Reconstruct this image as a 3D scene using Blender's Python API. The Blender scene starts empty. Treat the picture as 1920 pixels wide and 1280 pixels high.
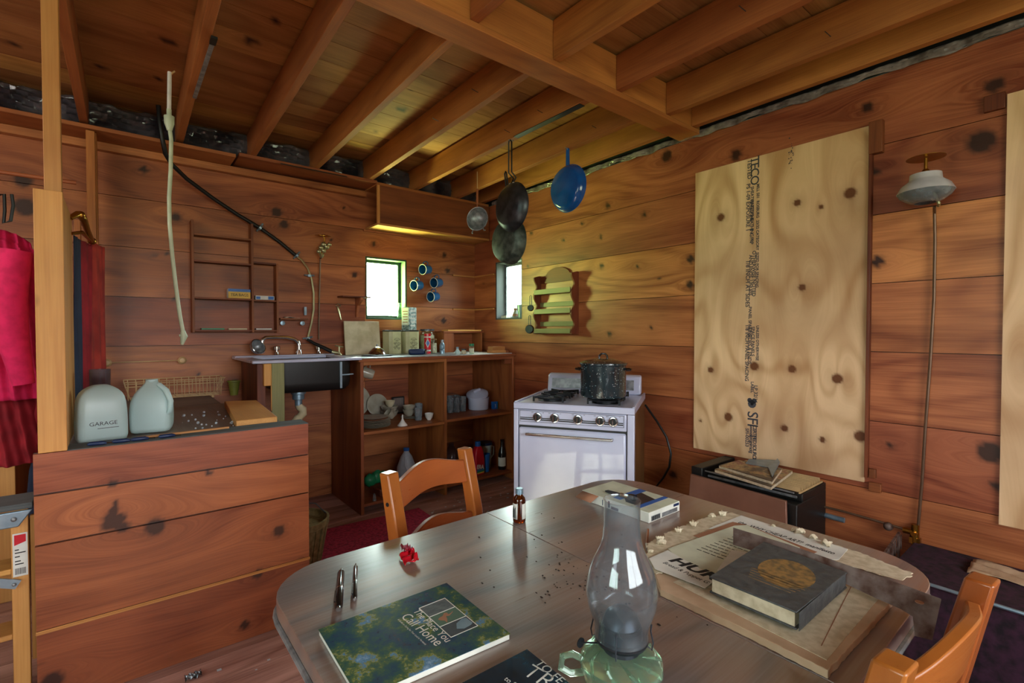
import bpy, math, random
import numpy as np
from mathutils import Vector, Matrix, Euler
random.seed(7); np.random.seed(7)
SC = bpy.context.scene; COL = SC.collection
R = math.radians

# ------------------------------------------------------------------ camera
H = 1.25; F = 915.0; YAW = R(38.9); PIT = math.atan(18.5/915)
cd = bpy.data.cameras.new('camera'); cam = bpy.data.objects.new('camera', cd); COL.objects.link(cam)
cam.location = (0, 0, H); cam.rotation_euler = (R(90)-PIT, 0, -YAW)
cd.sensor_width = 36; cd.lens = F/1920*36; cd.clip_start = .02
SC.camera = cam
# ------------------------------------------------------------------ view
vs = SC.view_settings
vs.view_transform = 'Standard'; vs.look = 'None'; vs.gamma = 1; vs.use_curve_mapping = False
vs.exposure = 0.12
# ------------------------------------------------------------------ world: bright overcast sky above green woodland
w = bpy.data.worlds.new('sky'); SC.world = w; w.use_nodes = True
nt = w.node_tree; bg = nt.nodes['Background']
tc = nt.nodes.new('ShaderNodeTexCoord'); sx = nt.nodes.new('ShaderNodeSeparateXYZ'); rp = nt.nodes.new('ShaderNodeValToRGB')
nt.links.new(tc.outputs['Generated'], sx.inputs[0]); nt.links.new(sx.outputs['Z'], rp.inputs[0])
rp.color_ramp.elements[0].position = -.0; rp.color_ramp.elements[0].color = (.34, .40, .24, 1)
rp.color_ramp.elements[1].position = .06; rp.color_ramp.elements[1].color = (.88, .96, 1.0, 1)
nt.links.new(rp.outputs[0], bg.inputs[0])
dp = nt.nodes.new('ShaderNodeVectorMath'); dp.operation = 'DOT_PRODUCT'; nt.links.new(tc.outputs['Generated'], dp.inputs[0]); dp.inputs[1].default_value = (.62, .78, 0)   # sky boost added beyond the back corner to strengthen window reflections on the table
mr = nt.nodes.new('ShaderNodeMapRange'); mr.inputs['From Min'].default_value = .35; mr.inputs['From Max'].default_value = .95; mr.inputs['To Min'].default_value = 11; mr.inputs['To Max'].default_value = 48
nt.links.new(dp.outputs['Value'], mr.inputs['Value']); nt.links.new(mr.outputs[0], bg.inputs[1])
def portal(loc, aim, a, b):
    l = bpy.data.lights.new('portal', 'AREA'); l.shape = 'RECTANGLE'; l.size = a; l.size_y = b; l.cycles.is_portal = True
    o = bpy.data.objects.new('portal', l); COL.objects.link(o); o.location = loc; o.rotation_euler = Vector(aim).to_track_quat('-Z', 'Y').to_euler()
portal((1.735, 3.95, 1.604), (0, -1, 0), .38, .52); portal((2.76, 3.291, 1.608), (-1, 0, 0), .38, .52)
portal((-2.36, -.175, 1.525), (1, 0, 0), 1.6, 1.2); portal((.45, -1.97, 1.6), (0, 1, 0), 2.35, 1.25)
# ------------------------------------------------------------------ daylight through the openings, and an added hall fill
def area(name, loc, aim, sx_, sy_, power, col):
    l = bpy.data.lights.new(name, 'AREA'); l.shape = 'RECTANGLE'; l.size = sx_; l.size_y = sy_
    l.energy = power; l.color = col
    o = bpy.data.objects.new(name, l); COL.objects.link(o); o.location = loc
    d = Vector(aim)-Vector(loc); o.rotation_euler = d.to_track_quat('-Z', 'Y').to_euler()
    return o
area('daylight_rear', (.5, -2.05, 1.75), (1.0, 2.0, 1.2), 2.2, 1.3, 14, (1, .96, .92))
area('daylight_left', (-2.45, .5, 1.55), (1.2, 1.6, 1.0), 1.8, 1.4, 26, (.80, .90, 1))
sn = bpy.data.lights.new('sun', 'SUN'); sn.energy = 26; sn.angle = R(1.5); sn.color = (1, .93, .82)
so = bpy.data.objects.new('sun', sn); COL.objects.link(so); so.location = (-6, -2, 4); so.rotation_euler = Vector((2.4, .9, -1.5)).to_track_quat('-Z', 'Y').to_euler()
area('daylight_back_window', (1.1, 4.55, 1.35), (2.3, 2.6, 1.6), .8, .8, 330, (.80, 1, .28))
area('daylight_back_window_low', (1.75, 4.35, .85), (1.95, 3.5, 2.1), .7, .4, 190, (.90, 1, .34))
area('daylight_side_window', (3.2, 3.15, 1.95), (1.0, 2.2, .6), .8, .8, 40, (.80, .92, 1))
area('fill_hall', (-1.3, 2.3, 1.9), (-.5, 3.2, 1.2), .6, .6, 9, (1, .93, .85))  # added fill lamp inside the hall, where no opening stands

# ------------------------------------------------------------------ un-projection of measured photo points on to real planes
_f = np.array([math.sin(YAW)*math.cos(PIT), math.cos(YAW)*math.cos(PIT), -math.sin(PIT)])
_r = np.array([math.cos(YAW), -math.sin(YAW), 0.]); _u = np.cross(_r, _f)
def _ax(px, py, a, v):
    d = _f*F+_r*(px-960)-_u*(py-640); o = np.array([0, 0, H]); t = (v-o[a])/d[a]
    return Vector(o+t*d)
def PX(px, py, v): return _ax(px, py, 0, v)
def PY(px, py, v): return _ax(px, py, 1, v)
def PZ(px, py, v): return _ax(px, py, 2, v)

# ------------------------------------------------------------------ materials
def lin(h):
    if isinstance(h, str):
        h = h.lstrip('#'); c = [int(h[i:i+2], 16)/255 for i in (0, 2, 4)]
        return tuple(x/12.92 if x <= .04045 else ((x+.055)/1.055)**2.4 for x in c)+(1,)
    return tuple(h)+(1,)
MATS = {}; WOODS = set()
def N(nt, t, **k):
    n = nt.nodes.new(t)
    for a, b in k.items(): setattr(n, a, b)
    return n
def mat(name, col, rough=.5, metal=0, col2=None, scale=12, bump=0, trans=0, ior=1.45, coat=0, alpha=1, sub=0, spec=.5, detail=3):
    m = bpy.data.materials.new(name); m.use_nodes = True; nt = m.node_tree; b = nt.nodes['Principled BSDF']
    c1 = lin(col)
    c2 = lin(col2) if col2 else tuple(x*.78 for x in c1[:3])+(1,)
    tc = N(nt, 'ShaderNodeTexCoord'); no = N(nt, 'ShaderNodeTexNoise'); no.inputs['Scale'].default_value = scale; no.inputs['Detail'].default_value = detail
    r = N(nt, 'ShaderNodeValToRGB'); r.color_ramp.elements[0].color = c2; r.color_ramp.elements[1].color = c1
    r.color_ramp.elements[0].position = .35; r.color_ramp.elements[1].position = .62
    nt.links.new(tc.outputs['Object'], no.inputs['Vector']); nt.links.new(no.outputs[0], r.inputs[0]); nt.links.new(r.outputs[0], b.inputs['Base Color'])
    b.inputs['Roughness'].default_value = rough; b.inputs['Metallic'].default_value = metal
    b.inputs['Transmission Weight'].default_value = trans; b.inputs['IOR'].default_value = ior
    b.inputs['Coat Weight'].default_value = coat; b.inputs['Alpha'].default_value = alpha
    b.inputs['Specular IOR Level'].default_value = spec
    if bump:
        bp = N(nt, 'ShaderNodeBump'); bp.inputs['Strength'].default_value = bump; bp.inputs['Distance'].default_value = .01
        nt.links.new(no.outputs[0], bp.inputs['Height']); nt.links.new(bp.outputs[0], b.inputs['Normal'])
    MATS[name] = m; return m
def wood(name, light, dark, knot='#38190c', rough=.5, rings=.35, fine=.5, ringf=9, var=.38, auto=.5, spec=.4, coat=0, bump=.15, dust_sheen=0):
    m = bpy.data.materials.new(name); m.use_nodes = True; nt = m.node_tree; L = nt.links.new; b = nt.nodes['Principled BSDF']
    def math_(op, a, bb=None, cl=False):
        n = N(nt, 'ShaderNodeMath', operation=op, use_clamp=cl)
        for i, v in enumerate((a, bb)):
            if v is None: continue
            if isinstance(v, (int, float)): n.inputs[i].default_value = v
            else: L(v, n.inputs[i])
        return n.outputs[0]
    at = N(nt, 'ShaderNodeAttribute', attribute_name='wc'); wp = N(nt, 'ShaderNodeAttribute', attribute_name='warp')
    kn = N(nt, 'ShaderNodeAttribute', attribute_name='knot'); tn = N(nt, 'ShaderNodeAttribute', attribute_name='tone')
    s = N(nt, 'ShaderNodeSeparateXYZ'); L(at.outputs['Vector'], s.inputs[0])
    x, y, z = s.outputs
    y = math_('ADD', y, wp.outputs['Fac'])
    def comb(a, bb, c):
        n = N(nt, 'ShaderNodeCombineXYZ'); L(math_('MULTIPLY', x, a), n.inputs[0]); L(math_('MULTIPLY', y, bb), n.inputs[1]); L(math_('MULTIPLY', z, c), n.inputs[2]); return n.outputs[0]
    def noise(v, d=3, dist=0):
        n = N(nt, 'ShaderNodeTexNoise'); n.inputs['Scale'].default_value = 1; n.inputs['Detail'].default_value = d; n.inputs['Distortion'].default_value = dist; L(v, n.inputs['Vector']); return n.outputs[0]
    fineN = noise(comb(5, 190, 190), 4); broad = noise(comb(.9, 9, 9), 3, .4); low = noise(comb(.7, 3.0, 3.0), 1, .2)
    ring = math_('SINE', math_('MULTIPLY', low, ringf*6.283))
    ring = math_('POWER', math_('ADD', math_('MULTIPLY', ring, .5), .5), 2.2)
    f = math_('MULTIPLY', math_('SUBTRACT', broad, .5), 1.6); f = math_('ADD', f, .62)
    f = math_('SUBTRACT', f, math_('MULTIPLY', ring, rings))
    f = math_('ADD', f, math_('MULTIPLY', math_('SUBTRACT', fineN, .5), fine*2), True)
    mx = N(nt, 'ShaderNodeMix', data_type='RGBA'); mx.inputs['A'].default_value = lin(dark); mx.inputs['B'].default_value = lin(light); L(f, mx.inputs['Factor'])
    hs = N(nt, 'ShaderNodeHueSaturation'); L(mx.outputs['Result'], hs.inputs['Color'])
    L(math_('ADD', math_('MULTIPLY', tn.outputs['Fac'], 2*var), 1-var), hs.inputs['Value'])
    L(math_('ADD', math_('MULTIPLY', tn.outputs['Fac'], .03), .485), hs.inputs['Hue'])
    out = hs.outputs[0]
    # small pin knots
    vo = N(nt, 'ShaderNodeTexVoronoi'); vo.inputs['Scale'].default_value = 1; L(comb(2.2, 5.5, .01), vo.inputs['Vector'])
    k2 = math_('MULTIPLY', math_('SUBTRACT', .055, vo.outputs['Distance']), 40*auto, True)
    ks = math_('ADD', k2, kn.outputs['Fac'], True)
    m2 = N(nt, 'ShaderNodeMix', data_type='RGBA'); L(ks, m2.inputs['Factor']); L(out, m2.inputs['A']); m2.inputs['B'].default_value = lin(knot)
    out = m2.outputs['Result']
    # stains in big soft shapes
    st = N(nt, 'ShaderNodeTexNoise'); st.inputs['Scale'].default_value = 1.7; st.inputs['Detail'].default_value = 5; L(at.outputs['Vector'], st.inputs['Vector'])
    m3 = N(nt, 'ShaderNodeMix', data_type='RGBA', blend_type='MULTIPLY'); m3.inputs['Factor'].default_value = .35
    r3 = N(nt, 'ShaderNodeValToRGB'); r3.color_ramp.elements[0].position = .35; r3.color_ramp.elements[1].position = .6; r3.color_ramp.elements[0].color = (.42, .36, .33, 1)
    L(st.outputs[0], r3.inputs[0]); L(out, m3.inputs['A']); L(r3.outputs[0], m3.inputs['B']); out = m3.outputs['Result']
    if dust_sheen:
        m4 = N(nt, 'ShaderNodeMix', data_type='RGBA'); L(math_('MULTIPLY', fineN, dust_sheen), m4.inputs['Factor']); L(out, m4.inputs['A']); m4.inputs['B'].default_value = (.34, .36, .38, 1); out = m4.outputs['Result']
    L(out, b.inputs['Base Color'])
    rr = math_('ADD', math_('MULTIPLY', fineN, .25), rough-.12); L(rr, b.inputs['Roughness'])
    b.inputs['Specular IOR Level'].default_value = spec; b.inputs['Coat Weight'].default_value = coat; b.inputs['Coat Roughness'].default_value = .25
    bp = N(nt, 'ShaderNodeBump'); bp.inputs['Strength'].default_value = bump; bp.inputs['Distance'].default_value = .002
    L(f, bp.inputs['Height']); L(bp.outputs[0], b.inputs['Normal'])
    MATS[name] = m; WOODS.add(m.name); return m

wood('pine_wall', '#c27648', '#7c3a1c', rough=.42, rings=.30, spec=.45)
wood('pine_back', '#b86e40', '#74371b', rough=.45, rings=.28)
wood('pine_partition', '#a45c36', '#6e3219', rough=.40, rings=.25, auto=.3, coat=.15)
wood('pine_joist', '#b87038', '#874820', rough=.6, rings=.18, auto=.35)
wood('pine_deck', '#c48a50', '#885424', rough=.65, rings=.2, var=.4)
wood('pine_light', '#d9a05a', '#b87a3c', rough=.55, rings=.2, auto=.2)
wood('pine_dark', '#8a4a26', '#552410', rough=.55, rings=.25)
wood('cabinet', '#b06a38', '#74391a', rough=.5, rings=.25, auto=.3)
wood('chair', '#b4672c', '#8a4418', rough=.32, rings=.12, fine=.15, auto=0, coat=.3, var=.1)
wood('plywood', '#f0caa0', '#b8885c', knot='#6a3c1c', rough=.6, rings=.36, ringf=13, fine=.12, auto=.15, var=.15)
wood('floor', '#cc9c8e', '#7c5044', rough=.38, rings=.3, auto=.2, var=.3)
wood('table', '#946646', '#40261c', rough=.33, rings=.40, fine=.10, auto=0, var=.08, spec=1.0, coat=.9, dust_sheen=.5, bump=.0)  # dust film thickened to paint in the bluish window reflection
wood('olive', '#8f8a58', '#6c683e', rough=.5, rings=.1, auto=0, var=.1)
wood('weathered', '#6e7070', '#3c4244', rough=.8, rings=.2, auto=.2)
wood('nook', '#6c5038', '#3e2a1a', rough=.5, rings=.3, dust_sheen=.5)
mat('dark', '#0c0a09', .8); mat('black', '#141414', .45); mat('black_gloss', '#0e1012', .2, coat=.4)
mat('white_enamel', '#c2c5da', .25, coat=.4, col2='#b2b7d0', scale=3)  # bluish window light is tinted into the enamel colour
mat('white', '#d8d6d0', .5); mat('cream', '#cfc3a4', .5, col2='#b4a886'); mat('ivory', '#c6c2c4', .3, coat=.4)
mat('chrome', '#c8c8c8', .15, metal=1); mat('steel', '#9ca0a4', .4, metal=.55, col2='#74787c', scale=40)
mat('brass', '#b88a3c', .28, metal=1); mat('brass_pale', '#b8b48c', .3, metal=.8); mat('copper', '#6e5442', .45, metal=.6)
mat('iron', '#50545c', .36, metal=.75, col2='#363a40', scale=18); mat('iron_green', '#5c6660', .5, metal=.5, col2='#38423e', scale=25)
mat('rust', '#7c6c66', .6, metal=.5, col2='#4a2e22', scale=30, bump=.3, detail=6)
mat('blue_enamel', '#1256a8', .18, coat=.6, col2='#0e4a96'); mat('mug_blue', '#1d5c8e', .2, coat=.6, col2='#174c78')
mat('red', '#c4122a', .35); mat('red_gloss', '#cc1428', .2, coat=.5); mat('blue', '#1c5fae', .4); mat('blue_dark', '#16284e', .4)
mat('green', '#1d7a4e', .4); mat('yellow', '#d8b048', .5); mat('yellow_cup', '#74742a', .5)
mat('glass_amber', '#7a3208', .05, trans=.85, col2='#6a2804')
mat('glass_green', '#cdebd2', .05, trans=.9, col2='#bfe4c8')
mat('plastic_film', '#7c747c', .12, trans=.2, alpha=.5, col2='#38323a', scale=7, bump=1, coat=.6); mat('plastic_strip', '#8a7c78', .3, alpha=.9, col2='#4e423e', scale=16, bump=1)
mat('jug', '#cfe4e2', .35, trans=.3, col2='#c0d8d6', scale=3)
mat('paper', '#d8d6cc', .8); mat('paper_green', '#c9cbb2', .8); mat('paper_old', '#c2a588', .85, col2='#a98a6c'); mat('cardboard', '#9a6a4e', .8, col2='#8c5e44')
mat('ink', '#16161a', .7); mat('ink_print', '#4c4a52', .9, alpha=.85); mat('page', '#cdbfa4', .7, col2='#b4a488', scale=60)
mat('book_cover', '#4a4c4c', .55, col2='#3a3c3e', scale=60, bump=.3); mat('gold_print', '#94703e', .6, col2='#5c4c34', scale=90)
mat('pink', '#d01a56', .9, col2='#b8124a', scale=30); mat('red_cloth', '#9c1c28', .9, col2='#7a141e'); mat('curtain', '#a83428', .85, col2='#8a2620')
mat('navy', '#28344e', .9); mat('rug', '#b02844', .95, col2='#7c1830', scale=60, bump=.6); mat('rug_dark', '#3a1c30', .95, col2='#1c1018', scale=30, bump=.5)
mat('pot_enamel', '#1e2e34', .2, coat=.6, col2='#182428'); mat('stove_side', '#7c5c38', .3, metal=.3, col2='#5e4226', scale=6)
mat('grate', '#202226', .5, metal=.3); mat('wire', '#c8a878', .45); mat('galv', '#8ea4b4', .35, metal=.6, col2='#7890a0', scale=20)
mat('basket', '#8c7a50', .7, col2='#6e5e3a', scale=40); mat('brown_metal', '#8a6250', .45, metal=.2, col2='#7a5444', scale=5)
mat('olive_tin', '#b8b48a', .4, col2='#a8a478'); mat('window_green', '#3c5840', .5, col2='#304a34'); mat('tin_lid', '#3a4640', .3, metal=.5)
mat('china', '#a29c8c', .3, coat=.4, col2='#8c8676'); mat('hose_white', '#c2cdb0', .4); mat('carton_green', '#3c5450', .4, col2='#a8b8b0', scale=45)
mat('amber', '#7a5a2a', .5); mat('foil', '#9aa0a8', .25, metal=.8, col2='#404448', scale=50, bump=1)
mat('seed', '#2a1c14', .8); mat('milk', '#c0c4cc', .4, trans=.3)
def speckle(m, col, sc=240, th=.12):
    nt = m.node_tree; b = nt.nodes['Principled BSDF']; src = b.inputs['Base Color'].links[0].from_socket
    tc = N(nt, 'ShaderNodeTexCoord'); v = N(nt, 'ShaderNodeTexVoronoi'); v.inputs['Scale'].default_value = sc
    nt.links.new(tc.outputs['Object'], v.inputs['Vector'])
    mm = N(nt, 'ShaderNodeMath', operation='LESS_THAN'); nt.links.new(v.outputs['Distance'], mm.inputs[0]); mm.inputs[1].default_value = th
    x = N(nt, 'ShaderNodeMix', data_type='RGBA'); nt.links.new(mm.outputs[0], x.inputs['Factor']); nt.links.new(src, x.inputs['A']); x.inputs['B'].default_value = lin(col)
    nt.links.new(x.outputs['Result'], b.inputs['Base Color'])
def thin(name, tint, dust_sheen=.0, dcol='#b8c0c6', rough=.03, strength=1.0):
    m = bpy.data.materials.new(name); m.use_nodes = True; nt = m.node_tree; nt.nodes.remove(nt.nodes['Principled BSDF']); out = nt.nodes['Material Output']; L = nt.links.new
    tr = N(nt, 'ShaderNodeBsdfTransparent'); tr.inputs[0].default_value = lin(tint); gl = N(nt, 'ShaderNodeBsdfGlossy'); gl.inputs['Roughness'].default_value = rough
    fr = N(nt, 'ShaderNodeLayerWeight'); fr.inputs[0].default_value = .5; pw = N(nt, 'ShaderNodeMath', operation='POWER'); pw.inputs[1].default_value = 4; L(fr.outputs['Facing'], pw.inputs[0]); mu = N(nt, 'ShaderNodeMath', operation='MULTIPLY_ADD', use_clamp=True); mu.inputs[1].default_value = .75*strength; mu.inputs[2].default_value = .035*strength; L(pw.outputs[0], mu.inputs[0])
    m1 = N(nt, 'ShaderNodeMixShader'); L(mu.outputs[0], m1.inputs[0]); L(tr.outputs[0], m1.inputs[1]); L(gl.outputs[0], m1.inputs[2]); last = m1
    if dust_sheen:
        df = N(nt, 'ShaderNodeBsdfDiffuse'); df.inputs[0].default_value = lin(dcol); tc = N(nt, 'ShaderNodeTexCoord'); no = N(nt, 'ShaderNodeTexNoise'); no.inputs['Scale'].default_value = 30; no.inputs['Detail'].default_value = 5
        L(tc.outputs['Object'], no.inputs['Vector']); m3 = N(nt, 'ShaderNodeMath', operation='MULTIPLY', use_clamp=True); m3.inputs[1].default_value = dust_sheen*2; L(no.outputs[0], m3.inputs[0])
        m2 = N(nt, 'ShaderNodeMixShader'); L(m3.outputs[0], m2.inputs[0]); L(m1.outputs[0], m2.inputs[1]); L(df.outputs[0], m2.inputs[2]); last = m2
    L(last.outputs[0], out.inputs['Surface']); MATS[name] = m
thin('glass', '#f6faf8'); thin('glass_chimney', '#eef1f3', .05, '#b4bec6', .05, 1.5); thin('glass_dust_glint', '#c8ccd0', .25); thin('glass_pane', '#eef6f0', .01)
mat('red_foil', '#c01838', .2, metal=.6, col2='#d8a0b8', scale=60, bump=.6)
speckle(MATS['pot_enamel'], '#a8b8b8', 90, .16)
def picture(name, stops, scale, rough=.22):
    m = bpy.data.materials.new(name); m.use_nodes = True; nt = m.node_tree; b = nt.nodes['Principled BSDF']
    tc = N(nt, 'ShaderNodeTexCoord'); n = N(nt, 'ShaderNodeTexNoise'); n.inputs['Scale'].default_value = scale; n.inputs['Detail'].default_value = 8; n.inputs['Roughness'].default_value = .8
    n2 = N(nt, 'ShaderNodeTexNoise'); n2.inputs['Scale'].default_value = scale*.35; n2.inputs['Detail'].default_value = 1
    ad = N(nt, 'ShaderNodeMath', operation='ADD'); mu = N(nt, 'ShaderNodeMath', operation='MULTIPLY'); mu.inputs[1].default_value = .5
    nt.links.new(tc.outputs['Object'], n.inputs['Vector']); nt.links.new(tc.outputs['Object'], n2.inputs['Vector'])
    nt.links.new(n.outputs[0], ad.inputs[0]); nt.links.new(n2.outputs[0], ad.inputs[1]); nt.links.new(ad.outputs[0], mu.inputs[0])
    r = N(nt, 'ShaderNodeValToRGB'); els = r.color_ramp.elements
    els[0].position, els[0].color = stops[0][0], lin(stops[0][1]); els[1].position, els[1].color = stops[-1][0], lin(stops[-1][1])
    for p, c in stops[1:-1]:
        e = els.new(p); e.color = lin(c)
    nt.links.new(mu.outputs[0], r.inputs[0]); nt.links.new(r.outputs[0], b.inputs['Base Color']); b.inputs['Roughness'].default_value = rough; b.inputs['Coat Weight'].default_value = .3
    MATS[name] = m
picture('cover_forest', [(.34, '#0a1c30'), (.42, '#163c54'), (.46, '#1c4650'), (.50, '#2c5044'), (.54, '#46603c'), (.56, '#8a8a38'), (.58, '#3c6e90'), (.66, '#88a8c4')], 42)
picture('cover_dark', [(.38, '#06141c'), (.5, '#0e2c3c'), (.62, '#1c4a58')], 22)
picture('cover_poster', [(.38, '#241814'), (.5, '#5c4630'), (.56, '#a88c58'), (.62, '#7c3a30')], 30, .5)

# ------------------------------------------------------------------ mesh builder
class MB:
    def __init__(s): s.v = []; s.f = []; s.b = []; s.M = Matrix.Identity(4); s.nb = 0
    def add(s, vs, fs):
        o = len(s.v); M = s.M
        s.v += [tuple(M @ Vector(p)) for p in vs]; s.f += [tuple(i+o for i in f) for f in fs]
        s.b += [s.nb]*len(vs); s.nb += 1; return s
    def box(s, a, b):
        x0, y0, z0 = a; x1, y1, z1 = b
        if x0 > x1: x0, x1 = x1, x0
        if y0 > y1: y0, y1 = y1, y0
        if z0 > z1: z0, z1 = z1, z0
        return s.add([(x0,y0,z0),(x1,y0,z0),(x1,y1,z0),(x0,y1,z0),(x0,y0,z1),(x1,y0,z1),(x1,y1,z1),(x0,y1,z1)],
                     [(0,3,2,1),(4,5,6,7),(0,1,5,4),(1,2,6,5),(2,3,7,6),(3,0,4,7)])
    def hexa(s, p): return s.add(p, [(0,3,2,1),(4,5,6,7),(0,1,5,4),(1,2,6,5),(2,3,7,6),(3,0,4,7)])
    def beam(s, p0, p1, w, h, up=(0,0,1)):      # box bar from p0 to p1, w across, h along up
        p0 = Vector(p0); p1 = Vector(p1); d = (p1-p0).normalized(); a = d.cross(Vector(up)).normalized()*w/2; b = a.cross(d).normalized()*h/2
        q = []
        for sg in (-1, 1):
            for p, t in ((p0, 0), (p0, 1), (p1, 1), (p1, 0)):
                q.append(tuple(p+(a if t else -a)*1+b*sg))
        q = [tuple(p0-a-b), tuple(p0+a-b), tuple(p1+a-b), tuple(p1-a-b), tuple(p0-a+b), tuple(p0+a+b), tuple(p1+a+b), tuple(p1-a+b)]
        return s.hexa(q)
    def tube(s, path, r, n=10, cap=True, closed=False):
        P = [Vector(p) for p in path]; m = len(P); rr = r if isinstance(r, (list, tuple)) else [r]*m
        vs = []; fs = []; prev = None
        for i, p in enumerate(P):
            if closed: t = P[(i+1) % m]-P[i-1]
            else: t = P[min(i+1, m-1)]-P[max(i-1, 0)]
            t.normalize()
            if prev is None:
                a = t.orthogonal().normalized()
            else:
                a = (prev-t*prev.dot(t)).normalized()
            prev = a; b = t.cross(a)
            for k in range(n):
                th = 2*math.pi*k/n; vs.append(tuple(p+(a*math.cos(th)+b*math.sin(th))*rr[i]))
        for i in range(m if closed else m-1):
            j = (i+1) % m
            for k in range(n):
                k2 = (k+1) % n; fs.append((i*n+k, i*n+k2, j*n+k2, j*n+k))
        if cap and not closed:
            fs.append(tuple(range(n))[::-1]); fs.append(tuple((m-1)*n+k for k in range(n)))
        return s.add(vs, fs)
    def lathe(s, prof, c=(0,0,0), n=28, M=None):   # prof: (r, z)
        vs = []; fs = []; m = len(prof)
        for r, z in prof:
            for k in range(n):
                th = 2*math.pi*k/n; p = Vector((r*math.cos(th), r*math.sin(th), z))
                if M is not None: p = M @ p
                vs.append((c[0]+p.x, c[1]+p.y, c[2]+p.z))
        for i in range(m-1):
            for k in range(n):
                k2 = (k+1) % n; fs.append((i*n+k, i*n+k2, (i+1)*n+k2, (i+1)*n+k))
        if prof[0][0] > 1e-5: fs.append(tuple(range(n))[::-1])
        if prof[-1][0] > 1e-5: fs.append(tuple((m-1)*n+k for k in range(n)))
        return s.add(vs, fs)
    def ball(s, c, r, n=12, sc=(1,1,1)):
        pr = [(max(1e-6, math.sin(math.pi*i/n))*1., -math.cos(math.pi*i/n)) for i in range(n+1)]
        return s.lathe([(a*r, b*r) for a, b in pr], c, n*2, Matrix.Diagonal(Vector(sc)))
    def prism(s, poly, z0, z1, M=None):        # polygon in local xy, extruded along z
        n = len(poly); M = M or Matrix.Identity(4)
        vs = [tuple(M @ Vector((x, y, z0))) for x, y in poly]+[tuple(M @ Vector((x, y, z1))) for x, y in poly]
        fs = [tuple(range(n))[::-1], tuple(range(n, 2*n))]+[(i, (i+1) % n, n+(i+1) % n, n+i) for i in range(n)]
        return s.add(vs, fs)
    def sheet(s, fn, nu, nv):                  # fn(u,v)->point
        vs = [tuple(fn(i/nu, j/nv)) for j in range(nv+1) for i in range(nu+1)]
        fs = [(j*(nu+1)+i, j*(nu+1)+i+1, (j+1)*(nu+1)+i+1, (j+1)*(nu+1)+i) for j in range(nv) for i in range(nu)]
        return s.add(vs, fs)
def basis(o, x, y, z):
    M = Matrix.Identity(4)
    for i, a in enumerate((x, y, z)):
        for j in range(3): M[j][i] = a[j]
    for j in range(3): M[j][3] = o[j]
    return M
def setattrs(me, m, wc=None, warp=None, knot=None, tone=None, boards=None, gaxis=None):
    n = len(me.vertices); co = np.empty(n*3); me.vertices.foreach_get('co', co); co = co.reshape(-1, 3)
    if wc is None:
        bo = np.array(boards) if boards is not None else np.zeros(n, int)
        wc = np.zeros((n, 3)); tone = np.zeros(n)
        for b in np.unique(bo):
            k = bo == b; c = co[k]; ext = c.max(0)-c.min(0); order = list(np.argsort(-ext))
            if gaxis is not None: order = [gaxis]+[q for q in order if q != gaxis]
            q = c[:, order]; wc[k] = q+np.random.rand(3)*40; tone[k] = .25+.5*np.random.rand()
    for nm, ty, arr in (('wc', 'FLOAT_VECTOR', wc), ('warp', 'FLOAT', warp), ('knot', 'FLOAT', knot), ('tone', 'FLOAT', tone)):
        if arr is None: continue
        a = me.attributes.new(nm, ty, 'POINT'); a.data.foreach_set('vector' if ty == 'FLOAT_VECTOR' else 'value', np.asarray(arr, float).ravel())
def obj(name, mb, m, parent=None, bevel=0, smooth=True, label=None, solid=0, gaxis=None, sub=0):
    me = bpy.data.meshes.new(name); me.from_pydata(mb.v, [], mb.f); me.validate(); me.update()
    mt = MATS[m]; me.materials.append(mt)
    if mt.name in WOODS: setattrs(me, mt, boards=mb.b, gaxis=gaxis)
    if smooth:
        me.shade_smooth(); me.set_sharp_from_angle(angle=R(38))
    o = bpy.data.objects.new(name, me); COL.objects.link(o)
    if parent: o.parent = parent
    if solid:
        x = o.modifiers.new('solid', 'SOLIDIFY'); x.thickness = solid
    if sub:
        x = o.modifiers.new('sub', 'SUBSURF'); x.levels = sub; x.render_levels = sub
    if bevel:
        x = o.modifiers.new('bevel', 'BEVEL'); x.width = bevel; x.segments = 2; x.limit_method = 'ANGLE'; x.angle_limit = R(40)
    if label: o['label'] = label
    return o
def thing(name, label, cat, loc=(0,0,0), rz=0, group=None):
    o = bpy.data.objects.new(name, None); COL.objects.link(o); o.location = loc; o.rotation_euler = (0, 0, rz)
    o.empty_display_size = .05
    o['label'] = label; o['category'] = cat
    if group: o['group'] = group
    return o
def tag(o, label, cat, group=None, loc=None, rz=None, kind=None):
    o['label'] = label; o['category'] = cat
    if group: o['group'] = group
    if kind: o['kind'] = kind
    if loc is not None: o.location = loc
    if rz is not None: o.rotation_euler = (0, 0, rz)
    return o
def struct(name, mb, m, **k):
    o = obj(name, mb, m, **k); o['kind'] = 'structure'; return o
def text(body, size, M, m, parent, name='lettering', ext=.0002, align='LEFT', font_shear=0, offs=0, spacing=1):
    c = bpy.data.curves.new(name, 'FONT'); c.body = body; c.size = size; c.extrude = ext; c.align_x = align; c.shear = font_shear; c.offset = offs
    c.space_character = spacing; c.resolution_u = 3
    tmp = bpy.data.objects.new('tmp', c); COL.objects.link(tmp)
    dg = bpy.context.evaluated_depsgraph_get(); dg.update(); me = bpy.data.meshes.new_from_object(tmp.evaluated_get(dg)); me.name = name
    bpy.data.objects.remove(tmp); bpy.data.curves.remove(c); me.transform(M); me.materials.clear(); me.materials.append(MATS[m])
    o = bpy.data.objects.new(name, me); COL.objects.link(o)
    if parent: o.parent = parent
    return o
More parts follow.
